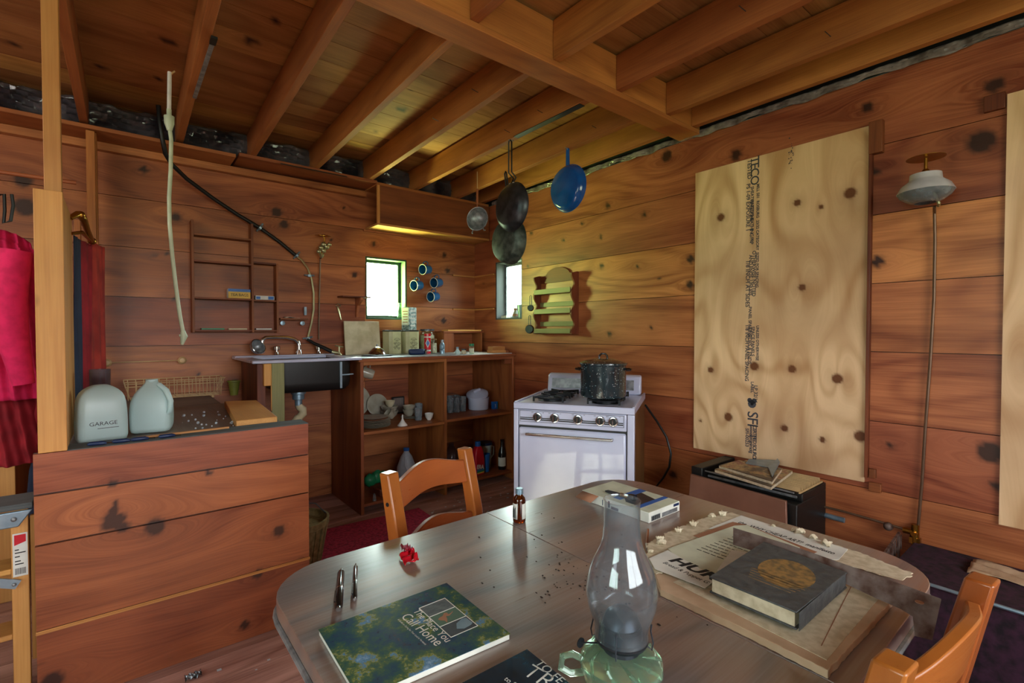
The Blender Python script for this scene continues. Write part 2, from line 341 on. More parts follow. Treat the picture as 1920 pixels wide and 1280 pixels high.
def copy_tree(o, loc, rz=None, label=None):
    c = o.copy(); COL.objects.link(c); c.location = loc
    if rz is not None: c.rotation_euler = (0, 0, rz)
    if label: c['label'] = label
    def rec(s, d):
        for ch in list(s.children):
            e = ch.copy(); COL.objects.link(e); e.parent = d; rec(ch, e)
    rec(o, c); return c

# plank surface with knots: boards in (u, v) on a plane; front face along n
def planks(name, O, U, V, NN, boards, m, knots=(), holes=(), th=.02, res=.018, gap=.0016, kR=2.2, back=.03, backmat=True, grain='u', struct_=True, parent=None):
    O = Vector(O); U = Vector(U); V = Vector(V); NN = Vector(NN)
    KV = np.array([[k[0], k[1], k[2]] for k in knots]) if len(knots) else np.zeros((0, 3))
    allv = []; faces = []; wc = []; warp = []; kn = []; tone = []
    off = 0
    def emit(u0, u1, v0, v1, rnd, tn):
        nonlocal off
        nu = max(1, int((u1-u0)/res)); nv = max(2, int((v1-v0)/res))
        us = np.linspace(u0, u1, nu+1); vs_ = np.linspace(v0, v1, nv+1)
        UU, VV = np.meshgrid(us, vs_); uu = UU.ravel(); vv = VV.ravel(); n = len(uu)
        # border ring pushed back to make the board edge
        W = np.zeros(n); K = np.zeros(n)
        for (ku, kv, kr) in KV:
            if not (v0-.03 <= kv <= v1+.03 and u0-.1 <= ku <= u1+.1): continue
            du = uu-ku; dv = vv-kv
            if grain == 'u': al, ac = du, dv
            else: al, ac = dv, du
            d2 = (al*.45)**2+ac**2; Rk = kr*kR
            W += -ac*Rk*Rk/(d2+Rk*Rk*.35)
            d = np.sqrt(du**2+dv**2); K = np.maximum(K, np.clip((kr*1.1-d)/(kr*.35), 0, 1)*.92+.25*np.exp(-(d/(kr*1.8))**2))
        pts = np.array(O)[None]+uu[:, None]*np.array(U)[None]+vv[:, None]*np.array(V)[None]
        allv.append(pts)
        A = np.arange(n).reshape(nv+1, nu+1)
        q = np.stack([A[:-1, :-1], A[:-1, 1:], A[1:, 1:], A[1:, :-1]], -1).reshape(-1, 4)+off
        faces.extend(map(tuple, q))
        # edge strips
        ring = list(A[0, :])+list(A[1:, -1])+list(A[-1, -2::-1])+list(A[-2:0:-1, 0])
        rp_ = pts[ring]-np.array(NN)[None]*th; allv.append(rp_)
        m_ = len(ring)
        for i in range(m_):
            j = (i+1) % m_; faces.append((ring[i]+off, n+i+off, n+j+off, ring[j]+off))
        faces.append(tuple(n+i+off for i in range(m_)))
        g, a = (uu, vv) if grain == 'u' else (vv, uu)
        w1 = np.stack([g+rnd[0], a+rnd[1], np.full(n, rnd[2])], -1)
        wc.append(w1); wc.append(w1[ring]+np.array([0, 0, .02])); warp.append(W); warp.append(W[ring]); kn.append(K); kn.append(K[ring])
        tone.append(np.full(n+m_, tn)); off += n+m_
    for b in boards:
        u0, u1, v0, v1 = b[:4]; tn = b[4] if len(b) > 4 else .2+.6*random.random()
        rnd = [random.random()*50 for _ in range(3)]
        rects = [(u0+gap*.5, u1-gap*.5, v0+gap, v1-gap)]
        for (a0, a1, c0, c1) in holes:
            nr = []
            for (p0, p1, q0, q1) in rects:
                if a1 <= p0 or a0 >= p1 or c1 <= q0 or c0 >= q1: nr.append((p0, p1, q0, q1)); continue
                if a0 > p0: nr.append((p0, a0, q0, q1))
                if a1 < p1: nr.append((a1, p1, q0, q1))
                m0, m1 = max(a0, p0), min(a1, p1)
                if c0 > q0: nr.append((m0, m1, q0, c0))
                if c1 < q1: nr.append((m0, m1, c1, q1))
            rects = nr
        for (p0, p1, q0, q1) in rects:
            if p1-p0 > .004 and q1-q0 > .004: emit(p0, p1, q0, q1, rnd, tn)
    vv = np.concatenate(allv)
    me = bpy.data.meshes.new(name); vl = [tuple(p) for p in vv]
    nf0 = len(faces)
    WC = np.concatenate(wc); WP = np.concatenate(warp); KK = np.concatenate(kn); TT = np.concatenate(tone)
    if back:
        # backing behind the boards, with the same holes
        bu0 = min(b[0] for b in boards); bu1 = max(b[1] for b in boards); bv0 = min(b[2] for b in boards); bv1 = max(b[3] for b in boards)
        rects = [(bu0, bu1, bv0, bv1)]
        for (a0, a1, c0, c1) in holes:
            nr = []
            for (p0, p1, q0, q1) in rects:
                if a1 <= p0 or a0 >= p1 or c1 <= q0 or c0 >= q1: nr.append((p0, p1, q0, q1)); continue
                if a0 > p0: nr.append((p0, a0, q0, q1))
                if a1 < p1: nr.append((a1, p1, q0, q1))
                m0, m1 = max(a0, p0), min(a1, p1)
                if c0 > q0: nr.append((m0, m1, q0, c0))
                if c1 < q1: nr.append((m0, m1, c1, q1))
            rects = nr
        ex = 0
        for (p0, p1, q0, q1) in rects:
            o8 = len(vl)
            for d in (th*.8, th+back):
                for (a, c) in ((p0, q0), (p1, q0), (p1, q1), (p0, q1)):
                    vl.append(tuple(O+U*a+V*c-NN*d))
            faces += [tuple(o8+i for i in f) for f in [(0,3,2,1),(4,5,6,7),(0,1,5,4),(1,2,6,5),(2,3,7,6),(3,0,4,7)]]; ex += 8
        WC = np.concatenate([WC, np.zeros((ex, 3))]); WP = np.concatenate([WP, np.zeros(ex)]); KK = np.concatenate([KK, np.ones(ex)]); TT = np.concatenate([TT, np.zeros(ex)])
    me.from_pydata(vl, [], faces); me.update(); me.materials.append(MATS[m])
    setattrs(me, MATS[m], wc=WC, warp=WP, knot=KK, tone=TT)
    o = bpy.data.objects.new(name, me); COL.objects.link(o)
    if parent: o.parent = parent
    if struct_: o['kind'] = 'structure'
    return o
# =================================================================== SETTING
XW, YW, XL, YN, ZC = 2.615, 3.80, -2.3, -1.9, 2.582
JZ = [0, .24, .545, .852, 1.161, 1.463, 1.766, 2.068, 2.385]
def knots_x(l): return [(PX(a, b, XW).y, PX(a, b, XW).z, r) for a, b, r in l]
def knots_y(l, y): return [(PY(a, b, y).x, PY(a, b, y).z, r) for a, b, r in l]
kr = knots_x([(1250,292,.036),(1139,386,.02),(1208,402,.016),(1056,449,.013),(1126,444,.012),(1128,498,.02),(1195,500,.012),(1295,486,.024),(1294,534,.024),
    (1143,627,.015),(1220,613,.01),(996,437,.015),(907,533,.010),(1262,890,.024),(1628,200,.022),(1865,160,.028),(1840,265,.045),(1645,490,.024),(1857,848,.042),
    (1870,912,.018),(1670,835,.013),(1640,322,.018),(1380,290,.03),(1092,418,.012),(990,500,.012)])
b = []
for i in range(8):
    z0, z1 = JZ[i], JZ[i+1]
    if z1 > 2.3: z1 = 2.375
    b.append((YN-.03, YW+.03, z0 if z0 else -.03, z1))
w2 = (3.107, 3.475, 1.355, 1.862)
planks('wall_right', (XW, 0, 0), (0, 1, 0), (0, 0, 1), (-1, 0, 0), b, 'pine_wall', kr, holes=[w2], th=.02, back=.02)
kb = knots_y([(533,421,.032),(519,398,.036),(330,407,.03),(701,457,.02),(833,478,.022),(839,507,.024),(832,601,.026),(270,318,.022),(47,388,.05),(43,338,.04),
    (315,477,.013),(290,480,.01),(665,516,.02),(645,390,.012),(760,440,.01),(370,700,.012),(440,715,.02),(620,450,.012),(330,560,.012)], YW)
b = [(XL-.03, XW+.01, JZ[i] if i else -.03, min(JZ[i+1], 2.378)) for i in range(8)]
b2 = []
for q in b:
    if q[2] > 1.7 or q[2] < .5: b2.append(q)
    else: b2 += [(q[0], 1.545, q[2], q[3]), (1.545, q[1], q[2], q[3])]
w1 = (1.553, 1.917, 1.350, 1.857)
planks('wall_back', (0, YW, 0), (1, 0, 0), (0, 0, 1), (0, -1, 0), b2, 'pine_back', kb, holes=[w1], th=.02, back=.02)
# upper part of walls between and above the joists, dark
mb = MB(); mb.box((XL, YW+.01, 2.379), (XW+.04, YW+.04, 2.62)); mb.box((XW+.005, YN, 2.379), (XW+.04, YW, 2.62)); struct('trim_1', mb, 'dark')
# left wall with the big window, near wall with the wide window (both behind the camera's view)
wl = (-.95, .60, .95, 2.1); wn = (-.7, 1.6, 1.0, 2.2)
b = [(YN-.1, YW+.1, JZ[i] if i else -.03, JZ[i+1] if i < 7 else 2.61) for i in range(8)]
planks('wall_left', (XL, 0, 0), (0, 1, 0), (0, 0, 1), (1, 0, 0), b, 'pine_wall', (), holes=[wl], th=.02, back=.02, res=.06)
b = [(XL-.1, XW+.1, JZ[i] if i else -.03, JZ[i+1] if i < 7 else 2.61) for i in range(8)]
planks('wall_near', (0, YN, 0), (1, 0, 0), (0, 0, 1), (0, 1, 0), b, 'pine_wall', (), holes=[wn], th=.02, back=.02, res=.06)
# floor boards run along x
b = []; y = YN; i = 0
while y < YW:
    b.append((XL, XW, y, min(y+.15, YW))); y += .15
planks('floor', (0, 0, 0), (1, 0, 0), (0, 1, 0), (0, 0, 1), b, 'floor', (), th=.01, back=.03, res=.08)
# ceiling deck boards
b = []; y = YN
while y < YW+.02:
    b.append((XL-.1, XW+.06, y, min(y+.182, YW+.06))); y += .182
kc = [(PZ(a, c, ZC).x, PZ(a, c, ZC).y, r) for a, c, r in [(470,77,.03),(315,78,.028),(190,127,.025),(754,205,.03),(515,40,.012),(365,143,.015),(295,148,.01),(700,247,.02),(20,80,.02)]]
planks('ceiling', (0, 0, ZC), (1, 0, 0), (0, 1, 0), (0, 0, -1), b, 'pine_deck', kc, th=.015, back=.03, res=.03)
# windows --------------------------------------------------------------------
def window_y(name, w, y0, depth, m, my):
    x0, x1, z0, z1 = w; mb = MB(); t = .014; y1 = y0+depth
    mb.box((x0-.0, y0+.002, z0), (x0+t, y1, z1)); mb.box((x1-t, y0+.002, z0), (x1, y1, z1)); mb.box((x0+t, y0+.002, z1-t), (x1-t, y1, z1)); mb.box((x0+t, y0+.002, z0), (x1-t, y1, z0+t))
    fr = struct(name, mb, m, bevel=.002)
    mb = MB(); s = .022; a0, a1, c0, c1 = x0+t, x1-t, z0+t, z1-t; yy = y1-.035
    mb.box((a0, yy, c0), (a0+s, yy+.02, c1)); mb.box((a1-s, yy, c0), (a1, yy+.02, c1)); mb.box((a0+s, yy, c1-s), (a1-s, yy+.02, c1)); mb.box((a0+s, yy, c0), (a1-s, yy+.02, c0+s))
    obj('sash', mb, my, fr, bevel=.002)
    mb = MB(); mb.box((a0+s, yy+.008, c0+s), (a1-s, yy+.011, c1-s)); obj('pane', mb, 'glass_pane', fr)
window_y('window_1', w1, YW, .13, 'window_green', 'window_green')
def window_x(name, w, x0, depth, m, my, sgn=1, mull=0):
    y0, y1, z0, z1 = w; mb = MB(); t = .014; x1 = x0+depth*sgn; xa = x0+.002*sgn
    mb.box((xa, y0, z0), (x1, y0+t, z1)); mb.box((xa, y1-t, z0), (x1, y1, z1)); mb.box((xa, y0+t, z1-t), (x1, y1-t, z1)); mb.box((xa, y0+t, z0), (x1, y1-t, z0+t))
    fr = struct(name, mb, m, bevel=.002)
    mb = MB(); s = .022; a0, a1, c0, c1 = y0+t, y1-t, z0+t, z1-t; xx = x1-.035*sgn
    def bb(p, q): mb.box((xx, p[0], p[1]), (xx+.02, q[0], q[1]))
    bb((a0, c0), (a0+s, c1)); bb((a1-s, c0), (a1, c1)); bb((a0+s, c1-s), (a1-s, c1)); bb((a0+s, c0), (a1-s, c0+s))
    for k in range(mull): u = a0+(a1-a0)*(k+1)/(mull+1); bb((u-.015, c0+s), (u+.015, c1-s))
    obj('sash', mb, my, fr, bevel=.002)
    mb = MB(); mb.box((xx+.008, a0+s, c0+s), (xx+.011, a1-s, c1-s)); obj('pane', mb, 'glass_pane', fr)
window_x('window_2', w2, XW, .13, 'weathered', 'steel')
window_x('window_3', wl, XL, .08, 'pine_light', 'white', -1, 1)
def window_n():
    x0, x1, z0, z1 = wn; mb = MB(); t = .03
    mb.box((x0, YN-.08, z0), (x0+t, YN, z1)); mb.box((x1-t, YN-.08, z0), (x1, YN, z1)); mb.box((x0+t, YN-.08, z1-t), (x1-t, YN, z1)); mb.box((x0+t, YN-.08, z0), (x1-t, YN, z0+t))
    mb.box(((x0+x1)/2-.02, YN-.06, z0), ((x0+x1)/2+.02, YN-.03, z1))
    struct('window_4', mb, 'pine_light')
window_n()
# ledge at the head of the back wall
mb = MB(); mb.box((.62, 3.555, 2.378), (1.55, YW, 2.400)); mb.box((1.55, 3.57, 2.372), (2.612, YW, 2.394)); mb.box((XL, 3.552, 2.362), (.60, YW, 2.384)); struct('trim_2', mb, 'pine_joist', bevel=.002)
mb = MB(); mb.box((XL, 3.75, 2.315), (1.545, YW-.001, 2.36)); struct('trim_3', mb, 'pine_back', bevel=.002)
# joists ----------------------------------------------------------------------
def joist(xa, ya, xb, yb, z0, z1, label, mm='pine_joist'):
    mb = MB(); w_ = .038
    mb.hexa([(xa, ya, z0), (xa+w_, ya, z0), (xb+w_, yb, z0), (xb, yb, z0), (xa, ya, z1), (xa+w_, ya, z1), (xb+w_, yb, z1), (xb, yb, z1)])
    o = obj('ceiling_joist', mb, mm, bevel=.002, gaxis=1)
    return tag(o, label, 'joist', 'ceiling joists')
far = [(-.17,-.15),(.25,.29),(.62,.69),(1.02,1.09),(1.42,1.49),(1.82,1.88),(2.20,2.285),(2.50,2.54)]
fl = ['bare wooden ceiling joist just right of the tall post, leftmost of the far row', 'bare wooden ceiling joist the white sprayer hose hangs from', 'wide-looking ceiling joist third from the left in the far row, left of window area',
      'ceiling joist in the far row above the small wall lamp over the sink', 'ceiling joist in the far row ending at the left end of the boxed soffit', 'ceiling joist in the far row that the black skillets hang from',
      'ceiling joist in the far row that the blue pan hangs from', 'far row ceiling joist lying tight along the right wall']
for (a, c), l in zip(far, fl): joist(a, 1.60, c, 3.79, 2.4005, 2.566, l)
near = [.20,.62,1.026,1.448,1.863,2.273,2.52]
nl = ['near row ceiling joist furthest left, mostly out of view', 'near row ceiling joist second from left at the top edge of view', 'near row ceiling joist whose end shows at the top centre against the header', 'near row ceiling joist second in view from the top centre',
      'near row ceiling joist third in view from the top centre', 'near row ceiling joist, last full one before the right wall', 'near row ceiling joist lying tight against the right wall above the plywood']
for a, l in zip(near, nl): joist(a, YN+.01, a, 1.518, 2.4005, 2.566, l)
mb = MB(); mb.box((.18, 1.520, 2.4005), (2.61, 1.56, 2.566)); o = obj('ceiling_header', mb, 'pine_joist', bevel=.002); tag(o, 'upright wooden header board the near row of joists butts against', 'header board')
mb = MB(); mb.box((.16, 1.512, 2.374), (2.612, 1.642, 2.3995)); o = obj('ceiling_strip', mb, 'pine_joist', bevel=.003); tag(o, 'long flat board crossing under the ceiling joists from top centre to the right wall', 'ceiling board')
# small bracket on the second joist
t = thing('bracket', 'thin grey metal rod stapled under the joist beside the white hose', 'bracket', (.305, 2.55, 2.395))
mb = MB(); mb.box((-.008, -.33, -.006), (.008, .30, 0)); obj('rod', mb, 'steel', t)
mb = MB(); mb.box((-.011, -.335, -.010), (.011, -.28, 0)); obj('clip', mb, 'black', t)
a, b_ = PY(526, 313, 3.551), PY(651, 337, 3.551)
mb = MB(); mb.box((a.x, 3.549, 2.377), (b_.x, 3.5535, 2.383)); tag(obj('black_strip', mb, 'black'), 'thin black strip along the edge of the ledge above the sink', 'strip')
mb = MB(); mb.box((1.826, 1.72, 2.397), (1.864, 2.25, 2.4)); o = obj('black_strip', mb, 'black'); tag(o, 'thin black strip under the joist beside the crossing board', 'strip')
# nails in the joists
mb0 = None
for k, (xx, yy, zz_) in enumerate(((1.435, 2.05, 2.46), (1.44, 2.45, 2.45), (1.835, 2.0, 2.45), (1.84, 2.3, 2.44), (2.22, 1.95, 2.45), (1.862, .9, 2.46), (2.272, .75, 2.45))):
    mb = MB(); mb.tube([(0, 0, 0), (-.035, .01, .012)], .0015, 5); tag(obj('nail', mb, 'iron'), 'bent rusty nail driven into the side of a ceiling joist', 'nail', 'nails in the joists', (xx, yy, zz_))
# plastic vapour film
def crinkle(x, y, s=1): return s*(math.sin(x*31+y*17)*.4+math.sin(x*57-y*23+1)*.3+math.sin(x*97+y*71)*.2+math.sin(x*13+2)*.5)
mb = MB(); mb.sheet(lambda u, v: (XL+.05+(2.58-XL-.05)*u, 3.70+.03*crinkle(u*6, v*1.5)-.03*math.sin(v*3), 2.403+.16*v), 220, 10)
o = obj('plastic_film', mb, 'plastic_film', solid=.0015); tag(o, 'crumpled clear plastic film tucked behind the joists above the back wall', 'plastic film')
mb = MB(); mb.sheet(lambda u, v: (2.600+.006*crinkle(u*14, v)-.008, YN+.1+(3.5-YN-.1)*u, 2.364+.034*v+.006*math.sin(u*70)*(1-v)+.004*math.sin(u*190)*(1-v)), 320, 5)
o = obj('plastic_strip', mb, 'plastic_strip', solid=.0015); tag(o, 'ragged grey plastic strip along the top of the right wall', 'plastic strip')
# boxed soffit
t = thing('boxed_soffit', 'dark wooden boxed soffit with a pale underside in the back right corner', 'soffit', (1.553, 3.56, 2.082))
mb = MB(); mb.box((.02, .0, 0), (1.055, .018, .288)); obj('front_panel', mb, 'pine_dark', t, bevel=.001)
mb = MB(); mb.box((0.0, .0, -.016), (1.055, .238, 0)); obj('bottom_board', mb, 'pine_light', t, bevel=.001, label='pale yellow underside board')
mb = MB(); mb.box((0, -.002, 0), (.019, .02, .288)); obj('end_strip', mb, 'pine_light', t, bevel=.001)
mb = MB(); mb.box((-.02, .222, -.03), (1.055, .238, -.0165)); obj('batten', mb, 'pine_back', t, bevel=.001)
# short battens by the back corner
for z in (1.755, 1.448):
    mb = MB(); mb.box((2.37, 3.786, z), (2.6, 3.799, z+.012)); mb.box((2.600, 3.49, z), (2.614, 3.799, z+.012)); struct('trim_%d' % (4 if z > 1.6 else 5), mb, 'pine_light')
# partition --------------------------------------------------------------------
kp = knots_y([(211,905,.013),(291,987,.032),(391,886,.012),(523,995,.024),(484,1076,.02),(459,1171,.017),(98,1277,.03),(205,972,.020),(224,972,.020),(214,957,.016),(216,944,.010),(202,986,.018),(232,988,.018),(216,985,.018)], 2.2)
ZP = .852
bp = [(-.221, .638, 0, .262, .42), (-.221, .638, .268, .549, .55), (-.221, .638, .552, .715, .6), (-.221, .638, .718, ZP, .35)]
planks('wall_partition', (0, 2.20, 0), (1, 0, 0), (0, 0, 1), (0, -1, 0), bp, 'pine_partition', kp, th=.02, back=.01, res=.012)
mb = MB(); mb.box((-.221, 2.1985, .2625), (.638, 2.2, .268)); mb.box((-.222, 2.195, .258), (.640, 2.205, .2645)); struct('trim_6', mb, 'pine_light')
mb = MB(); mb.box((-.218, 2.232, 0), (.630, 2.30, ZP-.012)); struct('trim_7', mb, 'pine_dark')
mb = MB(); mb.box((-.14, 2.205, ZP-.010), (.640, 2.32, ZP+.001)); o = obj('partition_cap', mb, 'weathered', bevel=.002); tag(o, 'thin worn grey cap board along the top of the low partition', 'cap board')
# tall post
mb = MB(); mb.box((-.184, 2.222, 1.715), (-.141, 2.265, 2.566)); mb.box((-.184, 2.222, ZP), (-.141, 2.265, 1.715)); o = obj('post', mb, 'pine_light', bevel=.002); tag(o, 'tall rough wooden post rising from the low partition to the ceiling', 'post')
mb = MB(); mb.box((-.208, 2.196, ZP+.001), (-.137, 2.2215, 1.712)); o = obj('post_facing', mb, 'pine_light', bevel=.002); tag(o, 'paler wide board nailed to the lower half of the tall post', 'board')
# side wall (end of the nook) and its studs
mb = MB(); mb.box((-.158, 2.27, ZP), (-.140, 2.66, 1.71)); struct('wall_side', mb, 'pine_light')
mb = MB(); mb.box((-.125, 3.56, 1.76), (-.087, 3.60, 2.355)); mb.box((-.150, 2.98, 1.2), (-.128, 3.05, 1.76)); mb.box((-.118, 3.60, .84), (-.08, 3.70, 2.36)); o = obj('wall_stud', mb, 'pine_joist', bevel=.002); tag(o, 'upright wooden stud against the back wall behind the brass hooks', 'stud')
# nook counter ------------------------------------------------------------------
t = thing('nook_counter', 'worn brown desk-height counter in the nook behind the low partition', 'counter', (-.2, 2.325, 0))
mb = MB(); mb.box((.02, 0, .80), (.78, .93, .835)); obj('top', mb, 'nook', t, bevel=.002)
mb = MB(); mb.box((.02, .93, .80), (.66, 1.465, .835)); obj('top', mb, 'nook', t, bevel=.002)
mb = MB(); mb.box((.02, .05, .0), (.05, 1.4, .80)); obj('side_panel', mb, 'pine_dark', t)
mb = MB(); mb.box((.72, .03, .0), (.745, .90, .80)); obj('side_panel', mb, 'pine_dark', t)
# plywood sheets --------------------------------------------------------------
kply = knots_x([(1354,408,.022),(1497,381,.018),(1541.6,389,.010),(1596,363,.026),(1506,539,.018),(1335,693,.018),(1416.5,686,.024),(1487,691.5,.020),(1572,709.5,.024),
   (1368,781,.024),(1473,802,.018),(1544,823,.014),(1615,817,.026),(1316,788,.008)])
def ply(u0, u1, v0, v1, kn, label):
    o = planks('plywood_sheet', (XW-.014, 0, 0), (0, 1, 0), (0, 0, 1), (-1, 0, 0), [(u0, u1, v0, v1, .55)], 'plywood', kn, th=.012, back=0, res=.009, kR=4.2, grain='v', struct_=False)
    return tag(o, label, 'plywood sheet')
p1 = ply(.703, 1.540, .572, 2.163, kply, 'large pale plywood sheet with knots and stamped black lettering on the right wall')
p2 = ply(-.62, .272, .515, 2.14, [(.18, 1.13, .028), (.1, 1.75, .02), (.02, .8, .02)], 'second plywood sheet cut off by the right edge of the view')
def wtext(body, size, px, py, tall=None, m='ink_print', sp=1.0):   # runs downwards, letter tops to the right (towards -y)
    p = PX(px, py, XW-.0145)
    return text(body, size, basis((XW-.0145, p.y, p.z), (0, 0, -1), (0, -1, 0), (-1, 0, 0)), m, p1, 'stamp', ext=.0002, offs=.0006, spacing=sp)
wtext('TECO', .062, 1408, 295, sp=.86); wtext('TESTED', .030, 1402, 300); wtext('PS 1-09 EXPOSURE 1', .028, 1400, 345); wtext('SHEATHING SPAN', .022, 1408, 350); wtext('RATED SHEATHING PRP', .026, 1407, 375, sp=.8)
wtext('MILL 501  ROSBURG  23/32 CATEGORY  SIZED FOR SPACING', .020, 1419, 345, sp=1.0)
wtext('1/8 INCH AT SIDES', .030, 1399, 488); wtext('AND ENDS  UNLESS', .024, 1405, 478); wtext('OTHERWISE NOTED', .026, 1411, 470); wtext('PANEL SPACING', .022, 1404, 575)
wtext('SPACE PANELS', .024, 1409, 612); wtext('1/8 INCH PANEL SPACING', .026, 1398, 608); wtext('AT SIDES & ENDS', .026, 1403, 612); wtext('UNLESS OTHERWISE', .020, 1418, 610)
wtext('LP 32/16', .026, 1414, 722); wtext('LABEL', .022, 1408, 715)
wtext('SFI', .078, 1402, 770, sp=.9); wtext('CERTIFIED SOURCING', .027, 1412, 797, sp=.75); wtext('www.sfiprogram.org', .025, 1406, 797, sp=.72); wtext('SFI-00253', .025, 1398, 802)
p = PX(1410, 757, XW-.0145); mb = MB(); mb.M = basis((XW-.0146, p.y, p.z), (0, 1, 0), (0, 0, 1), (-1, 0, 0))
for a, c, r1 in ((0, 0, .022), (-.012, .018, .013), (.012, .018, .013)): mb.lathe([(r1*.4, 0), (r1, 0), (r1, .0004), (r1*.4, .0004), (r1*.4, 0)], (0, 0, 0), 10, Matrix.Translation((a, c, 0)))
obj('stamp_emblem', mb, 'ink_print', p1)
p = PX(1484, 287, XW-.0145); mb = MB(); mb.M = basis((XW-.0147, p.y, p.z), (0, 1, 0), (0, 0, 1), (-1, 0, 0))
for k in range(26):
    a, c = random.gauss(0, .008), random.gauss(0, .028); s_ = random.uniform(.002, .006); mb.box((a, c, 0), (a+s_, c+s_, .0004))
obj('ink_smudge', mb, 'ink_print', p1)
# trim by the plywood edge and little blocks
mb = MB(); mb.box((XW-.030, .688, .60), (XW-.001, .700, 2.03)); mb.box((XW-.034, .650, 2.03), (XW-.001, .700, 2.17)); struct('trim_8', mb, 'pine_dark', bevel=.002)
mb = MB(); mb.box((XW-.02, .276, 2.09), (XW-.001, .335, 2.15)); mb.box((XW-.02, .66, .60), (XW-.001, .685, .64)); mb.box((XW-.02, .64, .54), (XW-.001, .685, .58)); struct('trim_9', mb, 'pine_dark', bevel=.002)
# =================================================================== LARGE OBJECTS
def V3(*a): return Vector(a)
# counter cabinet -----------------------------------------------------------------
cx0, cy0 = 1.268, 3.20
t = thing('open_cabinet', 'open-fronted brown wooden shelf cabinet under the counter by the sink', 'cabinet', (cx0, cy0, 0))
def cb(name, a, b, m='cabinet', **k):
    mb = MB(); mb.box(a, b); return obj(name, mb, m, t, bevel=.0015, **k)
cb('side_panel', (0, 0, 0), (.022, .59, 1.045)); cb('divider', (.655, 0.002, 0), (.677, .59, 1.045)); cb('side_panel', (1.318, 0.002, 0), (1.340, .59, 1.045))
cb('shelf', (.0225, .003, .545), (.6545, .59, .565)); cb('shelf', (.6775, .003, .557), (1.3175, .59, .577)); cb('shelf', (.0225, .003, .055), (.6545, .59, .073)); cb('shelf', (.6775, .003, .055), (1.3175, .59, .073))
cb('front_rail', (.0225, .001, 1.02), (.6545, .02, 1.045)); cb('front_rail', (.6775, .001, 1.02), (1.3175, .02, 1.045)); cb('cleat', (1.25, .02, .98), (1.3175, .06, 1.02), 'pine_dark')
SH1, SH2, SL = .565, .577, .073; CT = 1.071
t = thing('countertop', 'thin pale worn countertop running from the sink to the right wall', 'countertop', (1.25, 3.18, 1.0455))
mb = MB(); mb.box((.0, 0, 0), (1.36, .615, .020)); obj('board', mb, 'cabinet', t, bevel=.002)
mb = MB(); mb.box((.03, .012, .0205), (.92, .60, .0255)); obj('metal_sheet', mb, 'steel', t, bevel=.001, label='dull metal sheet')
mb = MB(); mb.box((.922, .03, .0205), (1.34, .60, .0245)); obj('liner', mb, 'white', t, bevel=.001)
# sink --------------------------------------------------------------------------------
t = thing('sink', 'black-undersided white enamel sink set on rough boards', 'sink', (.60, 3.13, 0))
mb = MB()
mb.box((0, 0, 1.062), (.655, .07, 1.080)); mb.box((0, .07, 1.062), (.09, .53, 1.080)); mb.box((.57, .07, 1.062), (.655, .53, 1.080)); mb.box((.09, .46, 1.062), (.57, .53, 1.080)); mb.box((0, .53, 1.062), (.655, .655, 1.086))
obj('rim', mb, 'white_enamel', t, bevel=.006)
def rr(x0, y0, x1, y1, r, n=5):
    p = []
    for cx, cy, a0 in ((x1-r, y1-r, 0), (x0+r, y1-r, 90), (x0+r, y0+r, 180), (x1-r, y0+r, 270)):
        for k in range(n+1):
            a = R(a0+90*k/n); p.append((cx+r*math.cos(a), cy+r*math.sin(a)))
    return p
def loft(mb, loops):
    n = len(loops[0]); vs = [p for l in loops for p in l]; fs = []
    for i in range(len(loops)-1):
        for k in range(n):
            k2 = (k+1) % n; fs.append((i*n+k, i*n+k2, (i+1)*n+k2, (i+1)*n+k))
    fs.append(tuple(range(n))[::-1]); fs.append(tuple((len(loops)-1)*n+k for k in range(n)))
    return mb.add(vs, fs)
mb = MB(); L = []
for (ins, z) in ((0, 1.061), (.0, .93), (.006, .895), (.03, .872)): L.append([(x, y, z) for x, y in rr(.14+ins, .03+ins, .60-ins, .50-ins, .06-ins*.5)])
for (ins, z) in ((.03, .880), (.014, .90), (.008, .93), (.008, 1.0615)): L.append([(x, y, z) for x, y in rr(.14+ins, .03+ins, .60-ins, .50-ins, .06-ins*.5)])
loft(mb, L); obj('basin', mb, 'black', t, label='black basin underside')
mb = MB(); mb.beam((.52, .023, .885), (.52, .023, 1.055), .014, .008, (0, 1, 0)); mb.beam((.52, .022, .97), (.60, .022, .972), .008, .008); obj('clamp', mb, 'galv', t)
mb = MB(); mb.lathe([(.045, .872), (.045, .85), (.036, .845), (.036, .815), (.022, .81), (.022, .775)], (.30, .18, 0), 20); obj('drain', mb, 'galv', t)
mb = MB(); mb.tube([(.30, .18, .78), (.305, .18, .765), (.325, .18, .745), (.325, .175, .72), (.29, .16, .69), (.23, .14, .645), (.19, .12, .615)], [.022, .024, .026, .026, .022, .021, .021], 14); mb.tube([(.297, .163, .70), (.275, .154, .675)], .026, 14); obj('drain_pipe', mb, 'cream', t)
